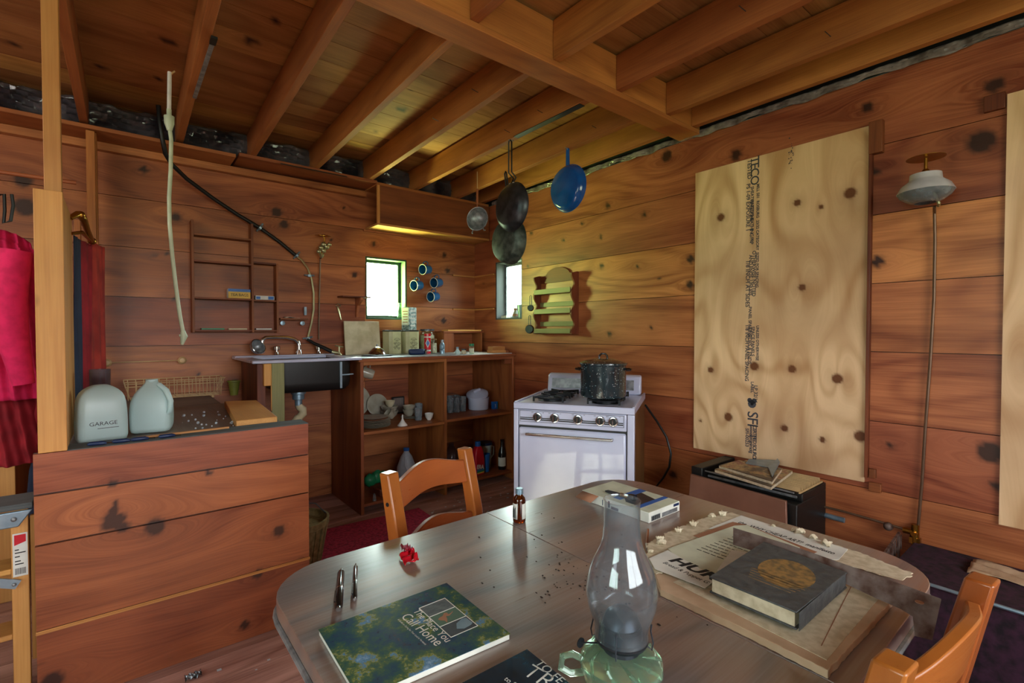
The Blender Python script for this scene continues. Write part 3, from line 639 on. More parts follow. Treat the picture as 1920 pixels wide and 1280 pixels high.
# faucet
mb = MB(); p = [(.42, .60, 1.086), (.42, .60, 1.15), (.415, .60, 1.175), (.39, .595, 1.195), (.33, .575, 1.208), (.25, .55, 1.212), (.185, .53, 1.210), (.165, .525, 1.195), (.163, .525, 1.175)]
mb.tube(p, [.017, .016, .015, .013, .012, .0115, .0115, .012, .012], 14); mb.lathe([(.024, 1.086), (.022, 1.10), (.017, 1.12)], (.42, .60, 0)); fa = obj('faucet', mb, 'chrome', t)
for x in (.27, .56):
    mb = MB(); mb.lathe([(.018, 1.086), (.012, 1.10), (.012, 1.118), (.024, 1.122), (.024, 1.145), (.01, 1.15)], (x, .60, 0), 12); obj('tap_handle', mb, 'chrome', t)
mb = MB(); mb.box((.03, .03, .0), (.075, .5, 1.06)); obj('side_panel', mb, 'pine_dark', t, bevel=.002)
mb = MB(); mb.box((.06, 0.0, .93), (.10, .10, 1.061)); obj('bracket', mb, 'pine_light', t, bevel=.004)
mb = MB(); mb.box((.105, .01, .0), (.175, .03, 1.061)); obj('leg', mb, 'olive', t, bevel=.002)
mb = MB(); mb.box((.101, .012, .78), (.1045, .03, 1.06)); obj('strip', mb, 'pine_light', t)
# strainer bowl lying on the sink rim
t = thing('colander', 'small steel strainer bowl tipped on its side on the sink edge', 'colander', (.74, 3.66, 1.150))
mb = MB(); Mt = Matrix.Rotation(R(62), 4, 'X') @ Matrix.Rotation(R(25), 4, 'Y'); q = [(max(.001, .052*math.sin(a)), -.052*math.cos(a)) for a in [k*math.pi/20 for k in range(0, 11)]]
mb.lathe(q+[(.05, 0), (.049*.98, -.002)]+[(r*.96, z*.96) for r, z in q[::-1][1:]], (0, 0, 0), 24, Mt); obj('bowl', mb, 'steel', t)
mb = MB(); mb.tube([tuple(Mt @ Vector((.052*math.cos(a), .052*math.sin(a), 0))) for a in [k*math.pi/12 for k in range(24)]], .0035, 6, closed=True); obj('rim', mb, 'chrome', t)
# stove -----------------------------------------------------------------------------
u = Vector((.517, -.856)); fl_ = Vector((1.595, 1.963)); SW, SD, ST = .613, .60, .88
t = thing('gas_stove', 'white enamel gas range with five knobs and a tan metal side', 'stove', (fl_.x, fl_.y, 0), math.atan2(u.y, u.x)); STOVE = t
mb = MB(); mb.box((.004, .03, .03), (SW-.004, SD, ST-.03)); obj('body', mb, 'stove_side', t, bevel=.003, label='tan metal body side')
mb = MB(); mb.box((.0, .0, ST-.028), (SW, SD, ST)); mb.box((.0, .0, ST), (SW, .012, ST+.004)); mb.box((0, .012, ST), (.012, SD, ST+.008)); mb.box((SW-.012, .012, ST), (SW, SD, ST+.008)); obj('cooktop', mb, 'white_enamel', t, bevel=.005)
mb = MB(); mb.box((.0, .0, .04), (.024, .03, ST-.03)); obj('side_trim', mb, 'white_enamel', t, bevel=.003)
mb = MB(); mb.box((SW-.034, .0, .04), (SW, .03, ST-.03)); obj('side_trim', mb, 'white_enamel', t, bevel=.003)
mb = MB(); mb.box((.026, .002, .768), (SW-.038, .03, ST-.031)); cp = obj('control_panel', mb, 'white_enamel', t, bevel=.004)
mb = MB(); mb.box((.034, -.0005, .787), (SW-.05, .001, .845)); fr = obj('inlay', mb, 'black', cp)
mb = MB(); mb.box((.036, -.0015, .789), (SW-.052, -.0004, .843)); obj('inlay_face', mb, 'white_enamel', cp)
mb = MB(); mb.box((.037, -.0022, .797), (SW-.053, -.0014, .803)); mb.box((.037, -.0022, .806), (SW-.053, -.0014, .811)); obj('stripe', mb, 'black', cp)
for fx in (.135, .225, .345, .455, .518):
    mb = MB(); Mx = Matrix.Translation((fx-.004, -.003, .815)) @ Matrix.Rotation(R(90), 4, 'X'); mb.lathe([(.0245, 0), (.0245, .006), (.022, .010), (.018, .011), (.001, .011)], (0, 0, 0), 24, Mx); kb = obj('knob', mb, 'chrome', t)
    mb = MB(); mb.lathe([(.0175, .011), (.016, .022), (.001, .023)], (0, 0, 0), 20, Mx); mb.box((fx-.009, -.034, .800), (fx+.001, -.024, .830)); obj('knob_grip', mb, 'black', kb)
    mb = MB(); mb.box((fx-.006, -.0355, .803), (fx-.002, -.034, .828)); obj('knob_mark', mb, 'chrome', kb)
    for dx in (-.034, .026): text('OFF' if dx < 0 else 'HI', .007, basis((fx+dx-.004, -.0024, .835), (1, 0, 0), (0, 0, 1), (0, -1, 0)), 'ink', cp, 'dial_lettering')
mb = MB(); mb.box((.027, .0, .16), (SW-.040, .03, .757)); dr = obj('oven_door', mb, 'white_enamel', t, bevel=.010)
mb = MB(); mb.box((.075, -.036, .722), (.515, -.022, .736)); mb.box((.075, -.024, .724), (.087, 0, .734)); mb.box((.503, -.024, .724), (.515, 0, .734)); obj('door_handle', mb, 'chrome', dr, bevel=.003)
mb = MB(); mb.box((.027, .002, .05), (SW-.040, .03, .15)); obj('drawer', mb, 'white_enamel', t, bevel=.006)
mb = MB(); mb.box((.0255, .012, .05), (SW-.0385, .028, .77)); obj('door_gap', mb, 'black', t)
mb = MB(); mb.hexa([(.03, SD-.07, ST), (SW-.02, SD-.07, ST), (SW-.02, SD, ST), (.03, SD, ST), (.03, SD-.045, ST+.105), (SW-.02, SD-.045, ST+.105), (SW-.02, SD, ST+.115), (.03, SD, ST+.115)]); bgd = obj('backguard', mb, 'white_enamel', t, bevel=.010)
mb = MB(); mb.M = basis((.06, SD-.0695, ST+.026), (1, 0, 0), (0, .23, .97), (0, -1, .23)); mb.box((0, 0, -.0), (SW-.12, .060, .0015)); mb.box((0, .0, .0015), (SW-.12, .004, .003)); obj('backguard_line', mb, 'steel', bgd, bevel=.001)
mb = MB(); mb.box((.06, SD-.0675, ST+.030), (SW-.06, SD-.064, ST+.034)); 
for k, (gx, gy) in enumerate(((.16, .17), (.16, .38), (.45, .17), (.45, .38))):
    mb = MB(); mb.lathe([(.075, ST-.001), (.075, ST+.002), (.05, ST+.0015), (.05, ST+.008), (.03, ST+.012), (.001, ST+.012)], (gx, gy, 0), 20); bu = obj('burner', mb, 'grate', t)
    mb = MB()
    for q in range(4):
        a = R(45+90*q); c, s_ = math.cos(a), math.sin(a)
        mb.beam((gx+c*.025, gy+s_*.025, ST+.022), (gx+c*.115, gy+s_*.115, ST+.022), .009, .012)
        mb.beam((gx+c*.112, gy+s_*.112, ST+.001), (gx+c*.112, gy+s_*.112, ST+.026), .009, .009, (1, 0, .01))
    mb.tube([(gx+.085*math.cos(a), gy+.085*math.sin(a), ST+.017) for a in [k2*math.pi/12 for k2 in range(24)]], .0045, 6, closed=True)
    obj('grate', mb, 'grate', bu)
# stock pot
ud = Vector((u.x, u.y, 0)); vd = Vector((.856, .517, 0)); pc = Vector((fl_.x, fl_.y, 0))+ud*.435+vd*.17
t = thing('stock_pot', 'speckled dark enamel stock pot with lid standing on the stove', 'pot', (pc.x, pc.y, ST+.029), math.atan2(u.y, u.x)+.1)
mb = MB(); mb.lathe([(.10, 0), (.114, .006), (.117, .02), (.117, .165), (.121, .170), (.121, .174), (.113, .172), (.112, .02), (.001, .012)], (0, 0, 0), 40); obj('body', mb, 'pot_enamel', t)
mb = MB(); mb.lathe([(.125, .1745), (.124, .180), (.10, .190), (.05, .201), (.001, .203)], (0, 0, 0), 40); ld = obj('lid', mb, 'pot_enamel', t)
mb = MB(); mb.tube([(-.022, 0, .200), (-.02, 0, .216), (-.01, 0, .226), (.01, 0, .226), (.02, 0, .216), (.022, 0, .200)], .005, 8); obj('lid_handle', mb, 'black_gloss', ld)
for sg in (-1, 1):
    mb = MB(); mb.tube([(sg*.116, -.035, .145), (sg*.138, -.03, .147), (sg*.142, 0, .147), (sg*.138, .03, .147), (sg*.116, .035, .145)], .006, 8); obj('handle', mb, 'black_gloss', t)
# gas hose behind the stove
mb = MB(); pts = [PX(a, c, 2.52) for a, c in [(1212, 762), (1232, 790), (1250, 820), (1258, 850), (1255, 875), (1244, 895), (1228, 915)]]
pts = [(2.50, 1.80, .80)]+[tuple(p) for p in pts]+[(2.5, 1.60, .12), (2.50, 1.72, .02)]
mb.tube(pts, .0065, 8); o = obj('gas_hose', mb, 'black'); tag(o, 'thin black hose curving down the wall from behind the stove', 'hose')
# table -------------------------------------------------------------------------------
TX0, TX1, TY0, TY1, TZ = .222, 1.350, .222, 1.088, .75
t = thing('dining_table', 'brown wood-grain table with rounded corners in the foreground', 'table', (TX0, TY0, 0)); TABLE = t
W_, D_ = TX1-TX0, TY1-TY0; r_ = .13; sm = .565
def halfpoly(left):
    full = rr(0, 0, W_, D_, r_, 8)
    if left: p = [q for q in full if q[0] < sm]; 
    else: p = [q for q in full if q[0] > sm]
    return p
def ordered(left, ins=0):
    p = []
    if left:
        p.append((sm-.0008, ins))
        p = [(sm-.0008, D_-ins)]
        for cx, cy, a0 in ((r_, D_-r_, 90), (r_, r_, 180)):
            for k in range(9): a = R(a0+90*k/8); p.append((cx+(r_-ins)*math.cos(a), cy+(r_-ins)*math.sin(a)))
        p.append((sm-.0008, ins))
    else:
        p = [(sm+.0008, ins)]
        for cx, cy, a0 in ((W_-r_, r_, 270), (W_-r_, D_-r_, 0)):
            for k in range(9): a = R(a0+90*k/8); p.append((cx+(r_-ins)*math.cos(a), cy+(r_-ins)*math.sin(a)))
        p.append((sm+.0008, D_-ins))
    return p
for lf in (True, False):
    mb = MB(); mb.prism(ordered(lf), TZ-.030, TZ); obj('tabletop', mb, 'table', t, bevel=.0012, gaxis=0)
mb = MB(); pl = [(x, y, TZ-.0275) for x, y in rr(-.003, -.003, W_+.003, D_+.003, r_, 8)]; 
mb.tube([(x, y, TZ-.036) for x, y in rr(-.001, -.001, W_+.001, D_+.001, r_, 8)], .0055, 8, closed=True); obj('edge_band', mb, 'steel', t)
mb = MB()
for a, c in (((.10, .07), (W_-.10, .09)), ((.10, D_-.09), (W_-.10, D_-.07)), ((.08, .09), (.10, D_-.09)), ((W_-.10, .09), (W_-.08, D_-.09))): mb.box((a[0], a[1], TZ-.10), (c[0], c[1], TZ-.031))
obj('apron', mb, 'pine_dark', t)
for a, c in ((.11, .10), (W_-.11, .10), (.11, D_-.10), (W_-.11, D_-.10)):
    mb = MB(); mb.tube([(a, c, 0), (a, c, .02), (a, c, TZ-.10)], [.014, .014, .022], 14); obj('leg', mb, 'steel', t)
# chairs ------------------------------------------------------------------------------
def make_chair(label, loc, rz):
    # local: back posts along x at y=0, seat towards -y
    t = thing('dining_chair', label, 'chair', loc, rz, None)
    wd = .35; top = .845; lean = .055
    for sg in (-1, 1):
        mb = MB(); x = sg*wd/2; q = []
        prof = [(0, .04, .032), (.44, 0, .040), (.64, .012, .042), (top, lean, .036)]
        loops = []
        for z, y, d in prof: loops.append([(x-.021, y-d/2, z), (x+.021, y-d/2, z), (x+.021, y+d/2, z), (x-.021, y+d/2, z)])
        loft(mb, loops); po = obj('back_post', mb, 'chair', t, bevel=.004, gaxis=2)
        mb = MB(); mb.lathe([(.006, 0), (.006, .001), (.001, .001)], (0, 0, 0), 12, basis((x+sg*.0212, lean*.7, top-.085), (0, 1, 0), (0, 0, 1), (sg, 0, 0))); obj('bolt_hole', mb, 'black', po)
        mb = MB(); mb.beam((sg*(wd/2-.01), -.36, 0), (sg*(wd/2-.01), -.36, .43), .036, .036, (0, 1, 0)); obj('front_leg', mb, 'chair', t, bevel=.003)
    def rail(z0, h0, arch, nm):
        mb = MB(); n = 18; th = .018
        def P(u_, v, s_):
            x = (u_-.5)*(wd-.042); bow = -.022*(1-(2*u_-1)**2)*-1
            zt = z0+h0*(v)+arch*(math.sin(math.pi*u_)**1.6)*v; zz = zt if v else z0+arch*.55*(math.sin(math.pi*u_)**1.6)
            y = lean*((zz-.6)/(top-.6))*.9+.006+bow
            return (x, y+s_*th/2, zz)
        loops = [[P(k/n, 0, -1), P(k/n, 0, 1), P(k/n, 1, 1), P(k/n, 1, -1)] for k in range(n+1)]
        loft(mb, loops); obj(nm, mb, 'chair', t, bevel=.003, gaxis=0)
    rail(.737, .073, .028, 'top_rail'); rail(.577, .062, .026, 'lower_rail')
    mb = MB(); mb.box((-wd/2-.01, -.39, .43), (wd/2+.01, -.022, .452)); obj('seat', mb, 'chair', t, bevel=.006)
    mb = MB(); mb.box((-wd/2+.022, -.372, .37), (wd/2-.022, -.350, .429)); obj('seat_rail', mb, 'chair', t)
    for sg in (-1, 1):
        mb = MB(); mb.box((sg*(wd/2-.010)-.010, -.34, .20), (sg*(wd/2-.010)+.010, -.02, .23)); obj('stretcher', mb, 'chair', t, bevel=.002)
    return t
a, c = Vector((.612, 1.312)), Vector((.929, 1.417)); m_ = (a+c)/2; an = math.atan2((c-a).y, (c-a).x)
make_chair('orange-brown wooden ladder-back chair behind the far side of the table', (m_.x+.015, m_.y-.05, 0), an)
a, c = Vector((1.035, .149)), Vector((.718, .178)); m_ = (a+c)/2; an = math.atan2((c-a).y, (c-a).x)
make_chair('orange-brown wooden ladder-back chair cut off at the bottom right corner', (m_.x+.02, m_.y+.035, .0135), an)
# =================================================================== SMALL OBJECTS
def cyl(r, h, z0=0, top=None): return [(.0001, z0), (r, z0), (top or r, z0+h), (.0001, z0+h)]
def cup(r0, r1, h, th=.003, foot=.0): return [(r0*.7, 0), (r0, .001), (r0, .002+foot), (r1, h), (r1-th, h), (max(.004, r0-th), th+.002), (.0005, th+.002)]
MY = Matrix.Rotation(R(90), 4, 'Y')
# hanging pans: local frame has opening towards +x, bottom towards -x
def pan(name, label, cat, X_, px, py, r, depth, m, nail, group=None, rb=None, hand='strap'):
    c = PX(px, py, X_); t = thing(name, label, cat, tuple(c), 0, group); rb = rb or r*.88
    mb = MB(); mb.lathe([(.0005, -.001), (rb*.90, -.001), (rb*.97, .004), (rb+(r-rb)*.55, depth*.4), (r-.002, depth*.8), (r, depth), (r+.004, depth+.001), (r-.003, depth), (rb-.003, .005), (.0005, .004)], (0, 0, 0), 48, MY); obj('body', mb, m, t)
    return t, c
t, c = pan('frying_pan', 'bright blue enamel frying pan hanging by its handle near the right wall', 'frying pan', 2.185, 1057, 351, .145, .045, 'blue_enamel', None)
n1 = PX(1054, 282, 2.185)-c; n1.y = (n1.y)*.6
mb = MB(); mb.prism([(-.011, 0), (.011, 0), (.017, .21), (.012, n1.z-.137+.012), (-.012, n1.z-.137+.012), (-.015, .21)][::1] if False else [(-.014, .0), (.014, .0), (.011, n1.z-.125), (.004, n1.z-.117), (-.004, n1.z-.117), (-.011, n1.z-.125)], -.004, .004, basis((.035, 0, .137), (0, 1, 0), (0, 0, 1), (1, 0, 0))); obj('handle', mb, 'blue_enamel', t)
mb = MB(); mb.tube([(.035, 0, n1.z+.005), (.030, 0, n1.z+.014), (.012, 0, n1.z+.016)], .003, 6); obj('hook', mb, 'steel', t)
t, c = pan('frying_pan', 'black steel frying pan with a looped wire handle, upper of the two skillets', 'frying pan', 1.79, 950, 386, .142, .045, 'iron', None, 'skillets hanging from the joist', .115)
mb = MB(); mb.tube([(.04, -.008, .14), (.06, -.014, .175), (.025, -.016, .20), (.025, -.016, .375), (.022, -.008, .388), (.022, .004, .388), (.025, .012, .375), (.025, .012, .20), (.06, .010, .175), (.04, .004, .14)], .0045, 8); obj('handle', mb, 'black', t)
mb = MB(); mb.tube([(.012, -.002, .388), (.05, -.002, .392)], .003, 6); obj('hook', mb, 'steel', t)
mb = MB(); mb.ball((.036, -.018, .138), .007); mb.ball((.036, .014, .138), .007); obj('rivets', mb, 'steel', t)
t, c = pan('cast_iron_skillet', 'greyish-green deep iron skillet hanging behind and below the black frying pan', 'skillet', 1.868, 943, 451, .142, .068, 'iron_green', None, 'skillets hanging from the joist', .125)
mb = MB(); mb.tube([(.06, -.012, .14), (.05, -.010, .22), (.02, -.010, .42), (.02, -.002, .43), (.02, .008, .42), (.05, .010, .22), (.06, .012, .14)], .005, 8); obj('handle', mb, 'black', t)
# sieve
c = PX(895, 410, 1.80); t = thing('sieve', 'small dented metal strainer cup hanging by a wooden handle beside the skillets', 'strainer', tuple(c), R(28))
q = [(max(.0006, .072*math.sin(a)), .052-.058*math.cos(a)-.05) for a in [k*math.pi/18 for k in range(0, 10)]]
mb = MB(); mb.lathe(q+[(.070, .0)]+[(r_*.96, z*.96) for r_, z in q[::-1][1:]], (0, 0, 0), 28, Matrix.Rotation(R(-80), 4, 'Y')); obj('bowl', mb, 'steel', t)
mb = MB(); mb.tube([(0, .073*math.cos(a), .073*math.sin(a)) for a in [k*math.pi/14 for k in range(28)]], .004, 6, closed=True); mb.tube([(0, .03, -.066), (-.008, .034, -.088), (.004, .038, -.09)], .004, 6); mb.tube([(0, -.04, -.06), (-.004, -.05, -.078), (.004, -.055, -.076)], .004, 6); obj('rim', mb, 'steel', t)
mb = MB(); mb.tube([(.0, 0, .07), (.0, .0, .10)], .004, 6); mb.tube([(0, 0, .095), (0, 0, .19)], [.009, .007], 8); obj('handle', mb, 'cabinet', t)
mb = MB(); mb.tube([(0, 0, .188), (0, 0, .30)], .002, 5); obj('string', mb, 'wire', t)
# nails in joists
# mugs -----------------------------------------------------------------------------------
def mug(label, px, py, s=1.0):
    c = PY(px, py, 3.72); t = thing('enamel_mug', label, 'mug', tuple(c), 0, 'blue enamel mugs on the wall')
    Mm = Matrix.Rotation(R(200), 4, 'Z') @ Matrix.Rotation(R(14), 4, 'Y') @ Matrix.Rotation(R(82), 4, 'Y')
    mb = MB(); mb.lathe([(.0005, -.042), (.038, -.042), (.042, -.036), (.043, .040), (.0405, .040), (.039, -.034), (.0005, -.037)], (0, 0, 0), 28, Mm); obj('body', mb, 'mug_blue', t)
    mb = MB(); mb.tube([tuple(Mm @ Vector((.0425*math.cos(a), .0425*math.sin(a), .0405))) for a in [k*math.pi/14 for k in range(28)]], .0022, 6, closed=True); obj('rim', mb, 'white', t)
    mb = MB(); mb.tube([(.02, .0, .040), (.022, .0, .058), (.01, .002, .068), (-.008, .004, .066), (-.02, .006, .052), (-.02, .004, .036)], .0045, 8); obj('handle', mb, 'mug_blue', t)
    mb = MB(); mb.tube([(.0, .0, .062), (0, .04, .064), (0, .079, .060)], .003, 6); obj('hook', mb, 'brass', t)
    return t
mug('blue enamel mug on the wall right of the window, topmost of four', 798, 505); mug('blue enamel mug on the wall with its white-rimmed mouth showing, leftmost of four', 782, 535)
mug('blue enamel mug on the wall, rightmost of four', 819, 530); mug('blue enamel mug on the wall, lowest of four', 813, 556)
# open wall shelf unit ----------------------------------------------------------------------
t = thing('wall_shelf', 'dark wooden stepped pigeonhole shelf on the wall left of the sink', 'wall shelf', (.37, 3.715, 1.245)); dz = 1.245
def ws(n, a, b, m='pine_dark'): mb = MB(); mb.box(a, b); obj(n, mb, m, t, bevel=.001)
ws('side_panel', (0, 0, 0), (.014, .083, 1.965-dz)); ws('divider', (.343, 0, 0), (.357, .083, 1.985-dz)); ws('side_panel', (.500, 0, 0), (.514, .083, 1.728-dz))
for x0, x1, z in ((.0145, .3425, 1.870), (.0145, .3425, 1.700), (.0145, .3425, 1.462), (.0145, .3425, 1.250), (.3575, .4995, 1.718), (.3575, .4995, 1.458), (.3575, .4995, 1.250)): ws('shelf', (x0, .001, z-dz), (x1, .083, z-dz+.012))
t = thing('tea_box', 'small yellow and blue tea bag box on the wall shelf', 'box', (.575, 3.722, 1.4745))
mb = MB(); mb.box((0, 0, 0), (.132, .06, .062)); obj('carton', mb, 'yellow', t, bevel=.001)
mb = MB(); mb.box((-.0005, -.0008, .044), (.1325, .0, .0625)); mb.box((0, 0, .0622), (.132, .06, .0628)); obj('blue_band', mb, 'blue', t)
mb = MB(); mb.box((-.0012, 0, 0), (-.0004, .06, .062)); obj('end_panel', mb, 'white', t)
text('TEA BAGS', .026, basis((.012, -.001, .014), (1, 0, 0), (0, 0, 1), (0, -1, 0)), 'ink', t, spacing=.9)
t = thing('carton', 'small flat white and blue carton in the right cell of the wall shelf', 'box', (.738, 3.722, 1.4705))
mb = MB(); mb.box((0, 0, 0), (.12, .055, .028)); obj('carton', mb, 'white', t, bevel=.001)
mb = MB(); mb.box((.08, -.0008, .003), (.115, 0, .025)); mb.box((.004, -.0008, .004), (.03, 0, .022)); obj('label', mb, 'blue', t)
for n, l, a, b, m in (('slate_strip', 'dull green flat strip on the bottom of the wall shelf', (.42, 3.725, 1.2625), (.13, .04, .010), 'green'), ('paper_packet', 'patterned cream packet on the bottom of the wall shelf', (.575, 3.725, 1.2625), (.11, .04, .010), 'cream'),
                      ('white_tray', 'thin white tray in the lowest right cell of the wall shelf', (.74, 3.725, 1.2625), (.10, .05, .010), 'white')):
    mb = MB(); mb.box((0, 0, 0), b); tag(obj(n, mb, m, bevel=.001), l, 'packet', loc=a)
# little shelf with clamps below the hose
t = thing('small_shelf', 'short narrow wooden ledge with two silver discs under it, by the sink hose', 'shelf', (.895, 3.72, 1.335))
mb = MB(); mb.box((0, 0, 0), (.19, .079, .012)); obj('board', mb, 'pine_dark', t, bevel=.001)
for x in (.02, .155): mb = MB(); mb.lathe([(.0005, 0), (.016, 0), (.016, .012), (.0005, .014)], (x, .03, -.024), 16, Matrix.Rotation(R(90), 4, 'X')); obj('disc', mb, 'galv', t)
mb = MB(); mb.sheet(lambda a, b: (.93+.10*a, 3.73+.05*b, 1.3485+.012*math.sin(a*4+b)**2*(1-a)), 8, 4); tag(obj('crumpled_paper', mb, 'paper', solid=.001), 'scrap of white paper on the short ledge by the sink hose', 'paper')
# black supply hose ------------------------------------------------------------------------
pts = [PY(a, c, 3.50) for a, c in [(297, 198), (299, 225), (304, 258)]]+[PY(a, c, y) for a, c, y in [(310, 288, 3.54), (322, 308, 3.60), (350, 335, 3.66), (400, 372, 3.71), (445, 402, 3.74), (487, 427, 3.76), (525, 454, 3.77), (556, 480, 3.775)]]
t = thing('supply_hose', 'thick black hose sweeping down the back wall to the sink with silver clamps', 'hose', tuple(pts[0]))
o0 = pts[0]
mb = MB(); mb.tube([tuple(p-o0) for p in pts[:3]+pts[3:]], .0125, 10); obj('hose', mb, 'black', t)
p2_ = [PY(a, c, 3.772) for a, c in [(552, 477), (566, 488), (577, 503), (584, 522), (588, 550), (588, 580), (584, 605), (579, 625), (576, 638)]]
mb = MB(); mb.tube([tuple(p-o0) for p in p2_], .0075, 8); obj('inner_tube', mb, 'brass_pale', t)
for a, c, rot in ((488, 427, 35), (557, 479, 40), (580, 517, 90), (577, 634, 80)):
    p = PY(a, c, 3.765)-o0; mb = MB(); d = Vector((math.cos(R(rot)), 0, -math.sin(R(rot)))); mb.tube([tuple(p-d*.008), tuple(p+d*.008)], .020 if a < 500 else .015, 12)
    e = Vector((d.z, 0, -d.x)); mb.tube([tuple(p+e*.035-d*.004), tuple(p-e*.035-d*.004)], .006, 8); obj('clamp', mb, 'galv', t)
p = PY(573, 588, 3.75)-o0; mb = MB(); mb.box((p.x-.008, p.y, p.z-.01), (p.x+.008, p.y+.02, p.z+.05)); obj('plate', mb, 'galv', t)
pts = [PY(a, c, y) for a, c, y in [(576, 636, 3.75), (592, 645, 3.72), (610, 653, 3.68), (622, 659, 3.66), (636, 662, 3.65), (639, 666, 3.65)]]
t = thing('sink_valve', 'brass valve with a black hose end slanting to the right end of the sink', 'valve', tuple(pts[0])); o0 = pts[0]
mb = MB(); mb.tube([tuple(p-o0) for p in pts[:4]], [.010, .012, .014, .014], 10); obj('hose_end', mb, 'black', t)
mb = MB(); mb.tube([tuple(p-o0) for p in pts[3:]], [.013, .011, .009], 10); p = pts[4]-o0; mb.tube([tuple(p), tuple(p+Vector((0, 0, .05)))], .006, 8); mb.tube([tuple(p+Vector((-.03, 0, .058))), tuple(p+Vector((.03, 0, .046)))], .005, 8); obj('valve', mb, 'brass_pale', t)
# white sprayer hose hanging from the joist ------------------------------------------------
yh = 2.75
pts = [PY(a, c, yh) for a, c in [(317, 232), (321, 262), (320, 320), (317, 370), (318, 420), (323, 480), (330, 540), (337, 590), (343, 622)]]
o0 = PY(318, 135, yh); t = thing('white_hose', 'long pale hose hanging from the second joist with a hooked end', 'hose', tuple(o0))
mb = MB(); mb.tube([tuple(p-o0) for p in pts], .0085, 10); obj('hose', mb, 'hose_white', t)
a0 = PY(317, 205, yh)-o0; mb = MB(); mb.tube([(0, 0, 0), tuple(a0)], .0085, 8); obj('upper_tube', mb, 'white', t)
a1 = PY(317, 218, yh)-o0; a2 = PY(318, 245, yh)-o0; mb = MB(); mb.tube([tuple(a0), tuple(a1), tuple(a1), tuple((a1+a2)*.5), tuple(a2)], [.010, .010, .021, .020, .010], 12); obj('connector', mb, 'hose_white', t)
e = [PY(a, c, yh)-o0 for a, c in [(343, 620), (345, 630), (341, 646)]]; mb = MB(); mb.tube([tuple(p) for p in e], [.0095, .016, .006], 10); mb.tube([tuple(PY(336, 629, yh)-o0), tuple(PY(346, 628, yh)-o0)], .006, 8); obj('hooked_end', mb, 'hose_white', t)
mb = MB(); mb.tube([(0, 0, -.02), (0.01, -.0, 0.0), (.02, -.0, .01)], .004, 6); obj('tie', mb, 'wire', t)
# gas lamps --------------------------------------------------------------------------------
c = PY(606, 470, 3.72); t = thing('small_gas_lamp', 'small brass gas wall lamp with a tall thin copper pipe over the sink', 'lamp', tuple(c))
mb = MB(); mb.lathe([(.001, .006), (.03, .004), (.055, -.004), (.055, -.006), (.03, .002), (.001, .004)], (0, 0, .115), 24, Matrix.Rotation(R(6), 4, 'X')); obj('reflector', mb, 'brass', t)
mb = MB(); mb.tube([(0, 0, .114), (.01, 0, .09), (.008, 0, .06)], .006, 8); obj('stem', mb, 'brass', t)
mb = MB()
for x, z, r_ in ((0, .045, .02), (-.02, .02, .018), (.022, .03, .020), (.042, .05, .016), (.0, .0, .018), (-.035, -.01, .016)): mb.ball((x, -.01, z), r_, 8)
mb.lathe([(.006, -.055), (.014, -.045), (.020, -.03), (.014, -.02)], (-.012, 0, 0), 12); obj('burner', mb, 'brass_pale', t)
mb = MB(); mb.tube([(-.012, .03, -.05), (-.014, .05, -.30), (-.02, .055, -.58), (-.02, .055, -.66)], .0055, 8); mb.tube([(-.012, 0, -.05), (-.012, .035, -.055)], .006, 8); obj('pipe', mb, 'copper', t)
xg = 2.49; c = PX(1735, 360, xg); t = thing('gas_wall_lamp', 'gas wall lamp with a milky glass globe and brass disc on the right wall', 'lamp', (xg, c.y, c.z)); GL = c
mb = MB(); mb.lathe([(.001, .002), (.062, 0), (.062, .0015), (.001, .0035)], (0, -.0, .133), 36); obj('disc', mb, 'brass', t, label='dark brass heat disc')
mb = MB(); mb.tube([(0, 0, .133), (0, 0, .08)], .006, 8); mb.lathe([(.012, .06), (.012, .085), (.008, .09)], (0, 0, 0), 12); obj('stem', mb, 'brass', t)
mb = MB(); mb.lathe([(.050, .070), (.052, .050), (.054, .045), (.078, .025), (.091, .0), (.089, -.001), (.076, .022), (.052, .042), (.049, .050), (.048, .068), (.050, .070)], (0, 0, 0), 40); gs = obj('globe', mb, 'ivory', t, label='milky white glass upper globe')
mb = MB(); mb.lathe([(.090, -.001), (.080, -.018), (.055, -.036), (.035, -.043), (.034, -.043), (.054, -.034), (.079, -.016), (.088, -.001)], (0, 0, 0), 40); obj('lower_globe', mb, 'glass_dust_glint', t)
mb = MB(); mb.tube([(.0, 0, .06), (.03, -.02, -.0), (.04, -.035, -.045), (.06, -.03, -.05)], .006, 8); obj('gas_arm', mb, 'brass_pale', t)
pp = [PX(1752, 388, 2.55), PX(1752, 400, 2.585), PX(1753, 450, 2.598), PX(1751, 560, 2.598), PX(1744, 680, 2.598), PX(1735, 800, 2.598), PX(1729, 900, 2.598), PX(1722, 980, 2.598), PX(1720, 1003, 2.598)]
mb = MB(); mb.tube([tuple(p-Vector((xg, c.y, c.z))) for p in pp], .0055, 8); obj('pipe', mb, 'copper', t)
pv = PX(1716, 998, 2.595); t = thing('gas_valve', 'brass tee and valve joining gas pipes low on the right wall', 'valve', tuple(pv))
mb = MB(); mb.tube([(0, 0, .035), (0, 0, -.05)], .014, 10); mb.tube([(0, .04, 0), (0, -.01, 0)], .013, 10); mb.tube([(-.03, 0, .0), (0, 0, 0)], .010, 8); mb.box((-.012, -.018, -.045), (.012, .018, -.02)); obj('body', mb, 'brass', t)
mb = MB(); mb.tube([tuple(PX(a, c_, 2.59)-pv) for a, c_ in [(1700, 993), (1640, 975), (1580, 958), (1530, 946)]], .0055, 8); obj('pipe', mb, 'copper', t)
mb = MB(); mb.ball((-.01, .09, .0), .018, 8); obj('cap', mb, 'rust', t)
